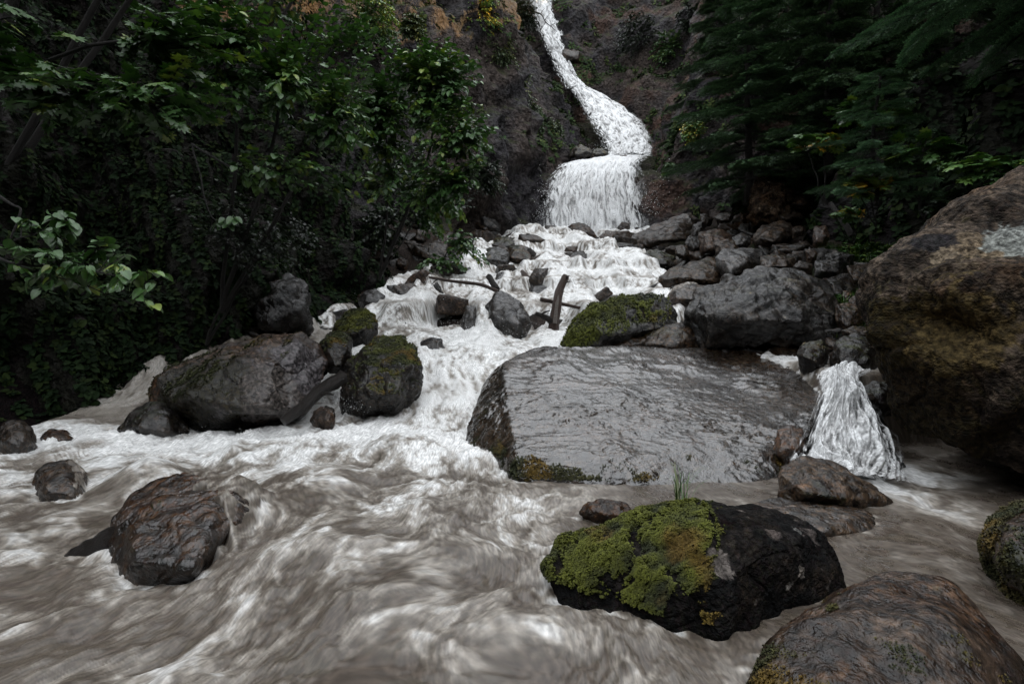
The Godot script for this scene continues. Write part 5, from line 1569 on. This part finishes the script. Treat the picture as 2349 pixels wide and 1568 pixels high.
func build_plants() -> void:
	# ---- left bank
	leafy("shrub", "large leafy shrub leaning over the rapids in front of the pale rock wall", "shrub", at(870, 640, 13.4), [[at(940, 470, 12.4), at(990, 330, 11.8), at(1000, 190, 11.3), 0.04], [at(960, 420, 12.2), at(1060, 330, 11.3), 0.025], [at(890, 430, 12.2), at(880, 270, 11.4), 0.03], [at(990, 450, 12.0), at(1080, 420, 11.3), 0.02]],
		[[at(985, 190, 11.2), Vector3(1.2, 0.85, 0.9)], [at(1050, 320, 11.0), Vector3(0.75, 0.95, 0.8)], [at(880, 270, 11.1), Vector3(0.85, 0.9, 0.8)], [at(990, 430, 11.4), Vector3(0.95, 0.55, 0.7)], [at(900, 400, 11.9), Vector3(0.7, 0.8, 0.6)], [at(1010, 500, 12.0), Vector3(0.6, 0.4, 0.5)]], {"clusters": 760, "per": 10, "size": 0.115, "single": 300, "stem": "trunk", "tones": LIT})
	leafy("shrub", "dense shrub of broad leaves left of the large leaning one", "shrub", Vector3(-5.2, 1.6, -10.2), [[at(600, 420, 9.2), at(650, 200, 8.7), 0.05], [at(680, 420, 9.2), at(770, 280, 8.8), 0.04], [at(540, 300, 9.0), at(520, 110, 8.5), 0.04]],
		[[at(640, 190, 8.6), Vector3(1.2, 0.8, 0.8)], [at(765, 280, 8.8), Vector3(0.65, 0.6, 0.6)], [at(520, 100, 8.4), Vector3(1.0, 0.65, 0.8)], [at(800, 90, 9.4), Vector3(0.7, 0.6, 0.6)]], {"clusters": 330, "per": 9, "size": 0.115, "single": 280, "tones": LIT})
	leafy("maple", "maple with big lobed leaves filling the upper left corner", "tree", Vector3(-8.3, 1.5, -7.5), [[at(-120, 300, 8.0), at(150, 120, 7.2), at(330, 90, 7.0), 0.045], [at(-100, 200, 7.6), at(150, 210, 6.9), at(330, 230, 6.7), 0.03], [at(-60, 100, 7.4), at(90, 60, 7.0), 0.03]],
		[[at(230, 225, 6.5), Vector3(1.3, 0.42, 0.7)], [at(10, 120, 6.6), Vector3(0.6, 0.6, 0.7)], [at(420, 100, 7.0), Vector3(0.8, 0.5, 0.7)], [at(420, 250, 7.2), Vector3(0.7, 0.4, 0.6)]], {"clusters": 170, "per": 7, "size": 0.21, "leaf": "palmate", "single": 220, "stem": "trunk", "bark": "bark", "flat": 1.3})
	leafy("branch", "low leafy branch hanging into view at the left edge above the stream", "branch", at(-90, 560, 4.6), [[at(60, 610, 4.4), at(200, 620, 4.35), at(330, 650, 4.35), 0.012], [at(10, 560, 4.45), at(130, 520, 4.5), 0.010], [at(180, 650, 4.4), at(340, 705, 4.4), 0.008]],
		[[at(150, 605, 4.4), Vector3(0.52, 0.26, 0.3)], [at(290, 645, 4.35), Vector3(0.30, 0.13, 0.2)], [at(120, 520, 4.5), Vector3(0.34, 0.14, 0.2)], [at(335, 705, 4.4), Vector3(0.14, 0.07, 0.1)]], {"clusters": 58, "per": 7, "size": 0.085, "reach": 0.2, "single": 300, "gold": 0.06, "tones": LIT})
	leafy("branch", "thin drooping branch with pale leaves in the dark hollow on the left", "branch", at(440, 330, 8.6), [[at(560, 400, 8.3), at(640, 395, 8.1), 0.02], [at(480, 480, 8.0), at(520, 520, 7.6), 0.015]],
		[[at(640, 385, 8.1), Vector3(0.75, 0.35, 0.4)], [at(520, 520, 7.4), Vector3(0.28, 0.12, 0.2)], [at(790, 420, 8.9), Vector3(0.5, 0.3, 0.3)]], {"clusters": 50, "per": 7, "size": 0.11, "single": 140})
	leafy("shrub", "dim small leaved shrub low in the dark hollow on the left bank", "shrub", Vector3(-5.6, 1.0, -10.4), [[at(560, 560, 9.6), 0.03], [at(640, 500, 9.8), 0.03]],
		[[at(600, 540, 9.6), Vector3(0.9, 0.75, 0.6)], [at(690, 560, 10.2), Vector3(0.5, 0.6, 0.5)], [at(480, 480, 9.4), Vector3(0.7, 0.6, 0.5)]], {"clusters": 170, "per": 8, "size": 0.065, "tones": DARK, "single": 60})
	leafy("shrub", "bright leaved bush overhanging the stones on the left bank of the rapids", "shrub", at(1010, 640, 17.4), [[at(1020, 590, 17.2), at(1055, 545, 17.0), 0.03], [at(1000, 620, 17), at(1000, 600, 16.8), 0.02]],
		[[at(1055, 560, 17.0), Vector3(0.55, 0.55, 0.5)], [at(1010, 610, 16.9), Vector3(0.75, 0.35, 0.5)], [at(1095, 600, 16.9), Vector3(0.4, 0.2, 0.3)]], {"clusters": 70, "per": 7, "size": 0.13, "single": 120})
	leafy("shrub", "dark bush at the foot of the cliff beside the left bank's stones", "shrub", Vector3(-4.2, 3.3, -18.2), [[at(950, 480, 17.5), 0.05], [at(880, 500, 17.2), 0.04]],
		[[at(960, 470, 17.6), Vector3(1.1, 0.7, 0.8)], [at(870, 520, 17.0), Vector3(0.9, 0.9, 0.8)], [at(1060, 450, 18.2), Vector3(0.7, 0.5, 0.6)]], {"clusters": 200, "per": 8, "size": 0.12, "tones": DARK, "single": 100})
	# canopy over the left bank, most of it above the picture
	for q in [["tall shading alder over the left bank, nearest the viewer", Vector3(-10.2, 2.2, -5.5), Vector3(-6.8, 8.2, -5.5), Vector3(3.2, 2.0, 2.8)], ["tall shading alder over the left bank behind the maple", Vector3(-9.8, 3.2, -10.5), Vector3(-6.6, 9.0, -9.8), Vector3(3.2, 2.0, 2.6)], ["tall shading alder on the slope left of the pale rock wall", Vector3(-8.6, 5.5, -15.5), Vector3(-6.0, 11.0, -14.5), Vector3(2.8, 2.4, 2.6)]]:
		leafy("alder", q[0], "tree", q[1], [[q[1].lerp(q[2], 0.6) + Vector3(-0.6, 0.6, 0), q[2], 0.14], [q[2] + Vector3(1.4, -0.4, 0.8), 0.08], [q[2] + Vector3(1.0, 0.3, -1.2), 0.08]], [[q[2], q[3]]], {"clusters": 200, "per": 9, "size": 0.17, "single": 40, "stem": "trunk", "bark": "bark", "reach": 0.7})
	# ---- shrubs on the left cliff
	for q in [["yellow green bush at the top of the left cliff", 1105, 22, 25.0, 0.95, GOLD], ["grey green bush on the left cliff under the yellow one", 1140, 110, 25.8, 1.0, OLIVE], ["small bush on the cliff face beside the tall fall", 1182, 195, 27.0, 0.95, OLIVE], ["bush clinging to the cliff left of the lower fall", 1215, 262, 28.0, 0.7, OLIVE], ["pale thin bush at the foot of the left spur", 1262, 300, 29.6, 0.75, OLIVE], ["bush overhanging at the top of the cliff beside the fall's brink", 1200, 30, 33.0, 0.9, DARK], ["leafy bush at the top left of the pale rock wall", 850, 40, 19.5, 1.0, GREEN], ["small bush hanging on the pale rock wall", 945, 60, 21.6, 0.55, OLIVE], ["yellow bush high on the left slope behind the maple, the outer one", 110, 40, 17.5, 1.2, GOLD], ["yellow bush high on the left slope behind the maple, the inner one", 250, 45, 18.0, 1.2, GOLD], ["dark bush on the cliff behind the large leaning shrub", 1115, 400, 22.6, 0.8, DARK]]:
		var p := at(q[1], q[2], q[3])
		var r: float = q[4]
		leafy("bush", q[0], "bush", p + Vector3(-r * 0.8, -r * 0.7, -r * 0.6), [[p, 0.04], [p + Vector3(0.3, 0.5, 0) * r, 0.03]], [[p, Vector3(r, r * 0.95, r * 0.8)], [p + Vector3(r * 0.5, -r * 0.7, 0), Vector3(r * 0.6, r * 0.5, r * 0.5)]], {"clusters": 260, "per": 10, "size": 0.10, "leaf": "small", "tones": q[5], "reach": 0.3})
	# ---- shrubs on the right cliff
	for q in [["dark bush high on the rock wall right of the tall fall", 1460, 75, 38.4, 1.6, DARK], ["leafy bush on the right rock wall below the orange earth", 1535, 105, 38.0, 1.35, GREEN], ["bush under the orange earth at the top of the right wall", 1590, 40, 37.0, 1.2, DARK], ["pale olive bush on the steep slope left of the spruces", 1650, 180, 29.5, 1.1, OLIVE], ["thin olive bush lower on the slope left of the spruces", 1615, 245, 28.0, 0.8, OLIVE], ["yellowish bush at the left foot of the front spruce", 1590, 300, 25.5, 0.6, GOLD], ["small green tuft of bush on the rock beside the lower fall", 1535, 385, 25.4, 0.3, GREEN]]:
		var p := at(q[1], q[2], q[3])
		var r: float = q[4]
		leafy("bush", q[0], "bush", p + Vector3(r * 0.6, -r * 0.8, -r * 0.6), [[p, 0.05], [p + Vector3(-0.3, 0.5, 0) * r, 0.04]], [[p, Vector3(r, r * 0.85, r * 0.8)], [p + Vector3(-r * 0.5, -r * 0.6, 0), Vector3(r * 0.6, r * 0.5, r * 0.5)]], {"clusters": 230, "per": 10, "size": 0.13 if q[3] > 35 else 0.10, "leaf": "small", "tones": q[5], "reach": 0.3})
	# ---- conifers on the right
	conifer("spruce", "dark green spruce with layered boughs standing right of the lower fall", at(1715, 470, 20.0), 8.6, 3.0, 64, 44, 0.62, 0.24, Vector3(0.030, 0.066, 0.038), Vector3(0.10, 0.18, 0.07), 0.06, 3.0)
	conifer("spruce", "taller spruce behind the layered one, its top out of the picture", at(1800, 330, 24.5), 9.5, 3.4, 62, 40, 0.75, 0.22, Vector3(0.028, 0.06, 0.038), Vector3(0.08, 0.14, 0.055), 0.06, 3.2)
	conifer("hemlock", "near conifer with soft drooping boughs in the upper right corner", Vector3(9.3, 2.6, -9.8), 13.0, 4.4, 110, 84, 0.50, 0.34, Vector3(0.065, 0.14, 0.085), Vector3(0.17, 0.30, 0.14), 0.33, 1.8)
	conifer("hemlock", "small conifer sapling reaching over the scree's edge", at(2010, 470, 11.2), 2.6, 1.25, 34, 30, 0.34, 0.15, Vector3(0.055, 0.12, 0.07), Vector3(0.14, 0.25, 0.11), 0.06, 1.8)
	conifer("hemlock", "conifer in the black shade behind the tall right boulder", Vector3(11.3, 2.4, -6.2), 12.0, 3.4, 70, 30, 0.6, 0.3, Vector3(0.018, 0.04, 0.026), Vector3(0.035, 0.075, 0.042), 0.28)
	for q in [["dark conifer on the slope between the layered spruce and the rock wall", at(1640, 330, 28.0), 7.5, 2.6], ["dense conifer above the scree, right of the layered spruce", at(1900, 400, 17.5), 7.5, 2.6], ["conifer half hidden behind the dense one above the scree", at(2010, 300, 19.5), 9.0, 3.0], ["shadowy conifer up the slope behind the near one's boughs", at(2180, 300, 15.5), 8.5, 2.9]]:
		conifer("spruce", q[0], q[1], q[2], q[3], 58, 40, 0.66, 0.24, Vector3(0.024, 0.052, 0.032), Vector3(0.08, 0.135, 0.05), 0.04, 2.8)
	# ---- broad leaved plants under the conifers
	for q in [["broad leaved plant with yellowing leaves under the spruce boughs", [[at(1880, 325, 11.8), Vector3(0.62, 0.2, 0.4)]], at(1890, 470, 12.2), GOLD, 34], ["broad leaved plant with yellow tips above the leaning stick", [[at(2000, 425, 11.2), Vector3(0.62, 0.22, 0.4)]], at(2010, 520, 11.6), GOLD, 30], ["green broad leaved plant in the middle of the right undergrowth", [[at(2120, 350, 10.6), Vector3(0.8, 0.4, 0.5)]], at(2120, 500, 11.0), LIT, 44], ["green broad leaved plant just above the tall right boulder", [[at(2270, 385, 9.0), Vector3(0.7, 0.25, 0.4)]], at(2290, 520, 9.4), LIT, 30], ["broad leaved plant low beside the leaning stick", [[at(1950, 490, 12.4), Vector3(0.35, 0.25, 0.3)]], at(1960, 560, 12.8), GOLD, 9], ["dim broad leaved plant up the slope under the near conifer", [[at(2000, 260, 12.6), Vector3(1.0, 0.4, 0.5)]], at(2020, 400, 12.9), GREEN, 46], ["broad leaved plant in the shade at the right edge", [[at(2200, 470, 9.6), Vector3(0.8, 0.3, 0.4)]], at(2200, 560, 10), DARK, 18]]:
		leafy("shrub", q[0], "shrub", q[2], [[q[1][0][0], 0.018], [q[1][0][0] + Vector3(0.3, 0.05, 0.1), 0.016], [q[1][0][0] + Vector3(-0.3, 0, 0), 0.016]], q[1], {"clusters": q[4], "per": 5, "size": 0.24, "leaf": "palmate", "tones": q[3], "single": 100, "flat": 2.2, "loose": 0.5, "gold": 0.1})
	# ---- what grows over banks and cliffs
	var left := get_node("cliff_left") as MeshInstance3D
	var right := get_node("cliff_right") as MeshInstance3D
	var sprig := sprig_mesh("small", Vector3.ONE, 7, 2)
	var big := sprig_mesh("ovate", Vector3.ONE, 5, 3)
	var ls := on_mesh(left, func(p: Vector3, _n): return p.z > -20.5 and p.y < 13 and p.z < 1)
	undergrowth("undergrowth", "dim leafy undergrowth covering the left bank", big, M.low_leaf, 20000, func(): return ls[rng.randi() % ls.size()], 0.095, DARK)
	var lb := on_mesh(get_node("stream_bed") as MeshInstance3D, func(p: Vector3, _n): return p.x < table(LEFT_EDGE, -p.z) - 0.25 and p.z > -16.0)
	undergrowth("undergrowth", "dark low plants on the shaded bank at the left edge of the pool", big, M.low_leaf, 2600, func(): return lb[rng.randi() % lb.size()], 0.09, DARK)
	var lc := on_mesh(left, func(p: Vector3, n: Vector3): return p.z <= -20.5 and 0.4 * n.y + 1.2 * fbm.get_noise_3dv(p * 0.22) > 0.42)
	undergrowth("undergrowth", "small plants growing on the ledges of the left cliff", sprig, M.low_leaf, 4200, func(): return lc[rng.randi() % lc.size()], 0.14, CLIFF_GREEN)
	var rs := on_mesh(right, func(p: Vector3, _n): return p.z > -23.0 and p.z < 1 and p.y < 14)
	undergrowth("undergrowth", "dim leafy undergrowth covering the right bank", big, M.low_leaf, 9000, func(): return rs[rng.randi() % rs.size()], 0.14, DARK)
	var rc := on_mesh(right, func(p: Vector3, n: Vector3): return p.z <= -23.0 and 0.4 * n.y + 1.2 * fbm.get_noise_3dv(p * 0.2 + Vector3(5, 5, 5)) > 0.42)
	undergrowth("undergrowth", "small plants growing on the ledges of the right cliff", sprig, M.low_leaf, 4200, func(): return rc[rng.randi() % rc.size()], 0.17, CLIFF_GREEN)
	undergrowth("grass", "tangled grass and low plants on the bank above the scree", blade_mesh(), M.leaf, 3500, func():
		var d := rng.randf_range(9.5, 15.5)
		var x := rng.randf_range(0.0, 3.0) + lerpf(5.4, 8.2, ss(10.0, 14.5, d))
		return [Vector3(x, bed(x, -d), -d), Vector3.UP], 0.26, [GREEN[0], GREEN[1], OLIVE[1], GOLD[2], DARK[3]])
	undergrowth("undergrowth", "small leafy herbs among the grass above the scree", sprig, M.low_leaf, 1800, func():
		var d := rng.randf_range(9.5, 16.0)
		var x := rng.randf_range(0.0, 3.0) + lerpf(5.5, 8.2, ss(10.0, 14.5, d))
		return [Vector3(x, bed(x, -d) + 0.1, -d), Vector3.UP], 0.12, GREEN)
	# ---- tuft of grass on the lichen rock, each blade its own
	var g := thing("grass_tuft", "thin tuft of green grass growing behind the mossy lichen rock", "grass", at(1560, 1168, 3.60))
	for k in 34:
		var st := begin()
		var a := rng.randf() * TAU
		var h := rng.randf_range(0.14, 0.30)
		var out := Vector3(cos(a), 0, sin(a)) * rng.randf_range(0.02, 0.22)
		var side := out.cross(Vector3.UP).normalized() * 0.004
		var p0 := Vector3(rng.randf() - 0.5, 0, rng.randf() - 0.5) * 0.07
		var path := [p0 - Vector3(0, 0.06, 0), p0 + out * 0.25 + Vector3.UP * h * 0.6, p0 + out * 0.65 + Vector3.UP * h * 0.95, p0 + out + Vector3.UP * h * 0.85]
		var nn := (Vector3.UP - out.normalized() * 0.3).normalized()
		var tone: Vector3 = [GREEN[2], GREEN[3], OLIVE[3]][k % 3]
		for i in 8:
			var b0 := catmull(path, i / 8.0)
			var b1 := catmull(path, (i + 1) / 8.0)
			var w0 := side * (1.0 - i / 8.0)
			var w1 := side * (1.0 - (i + 1) / 8.0)
			for q in [b0 - w0, b1 - w1, b0 + w0, b0 + w0, b1 - w1, b1 + w1]:
				st.set_normal(nn)
				st.set_color(Color(tone.x, tone.y, tone.z))
				st.add_vertex(q)
		put("blade", st.commit(), M.leaf, g)
	build_spray()

func build_spray() -> void:                                 # drops thrown up where the water breaks
	var s := SphereMesh.new()
	s.radial_segments = 6
	s.rings = 3
	s.radius = 1.0
	s.height = 2.0
	var spots: Array[Transform3D] = []
	for q in [[1345, 528, 25.6, 3.0, 0.7, 1120, 0.0065], [1250, 500, 25.7, 0.5, 1.4, 416, 0.0072], [1500, 490, 25.6, 0.8, 1.2, 560, 0.0072], [1080, 760, 12.6, 1.4, 0.35, 672, 0.0032], [1180, 780, 12.3, 1.3, 0.25, 560, 0.0029], [1300, 640, 16.0, 2.4, 0.35, 800, 0.0036], [800, 935, 7.0, 0.3, 0.2, 110, 0.0021], [1000, 690, 14.0, 2.0, 0.3, 480, 0.0032], [1950, 1040, 5.6, 0.45, 0.2, 416, 0.0018], [1430, 560, 22.5, 1.5, 0.35, 480, 0.0043], [1240, 555, 23.5, 2.0, 0.3, 480, 0.0043], [1400, 340, 29.5, 1.5, 0.3, 400, 0.0054], [600, 990, 7.2, 2.2, 0.08, 640, 0.0018]]:
		var p := at(q[0], q[1], q[2])
		for k in int(q[5]):
			var z := Vector3(rng.randfn() * q[3] * 0.5, absf(rng.randfn()) * q[4] * 0.6 - 0.05, rng.randfn() * q[3] * 0.25)
			var r: float = q[6] * (0.4 + rng.randf() * rng.randf() * 1.6)
			spots.append(Transform3D(Basis.from_scale(Vector3(r, r * rng.randf_range(0.9, 1.8), r)), p + z))
	var o := scatter("spray", s, M.drop, spots, PackedColorArray(), null)
	o.set_meta("label", "white drops of spray thrown up by the falling water")
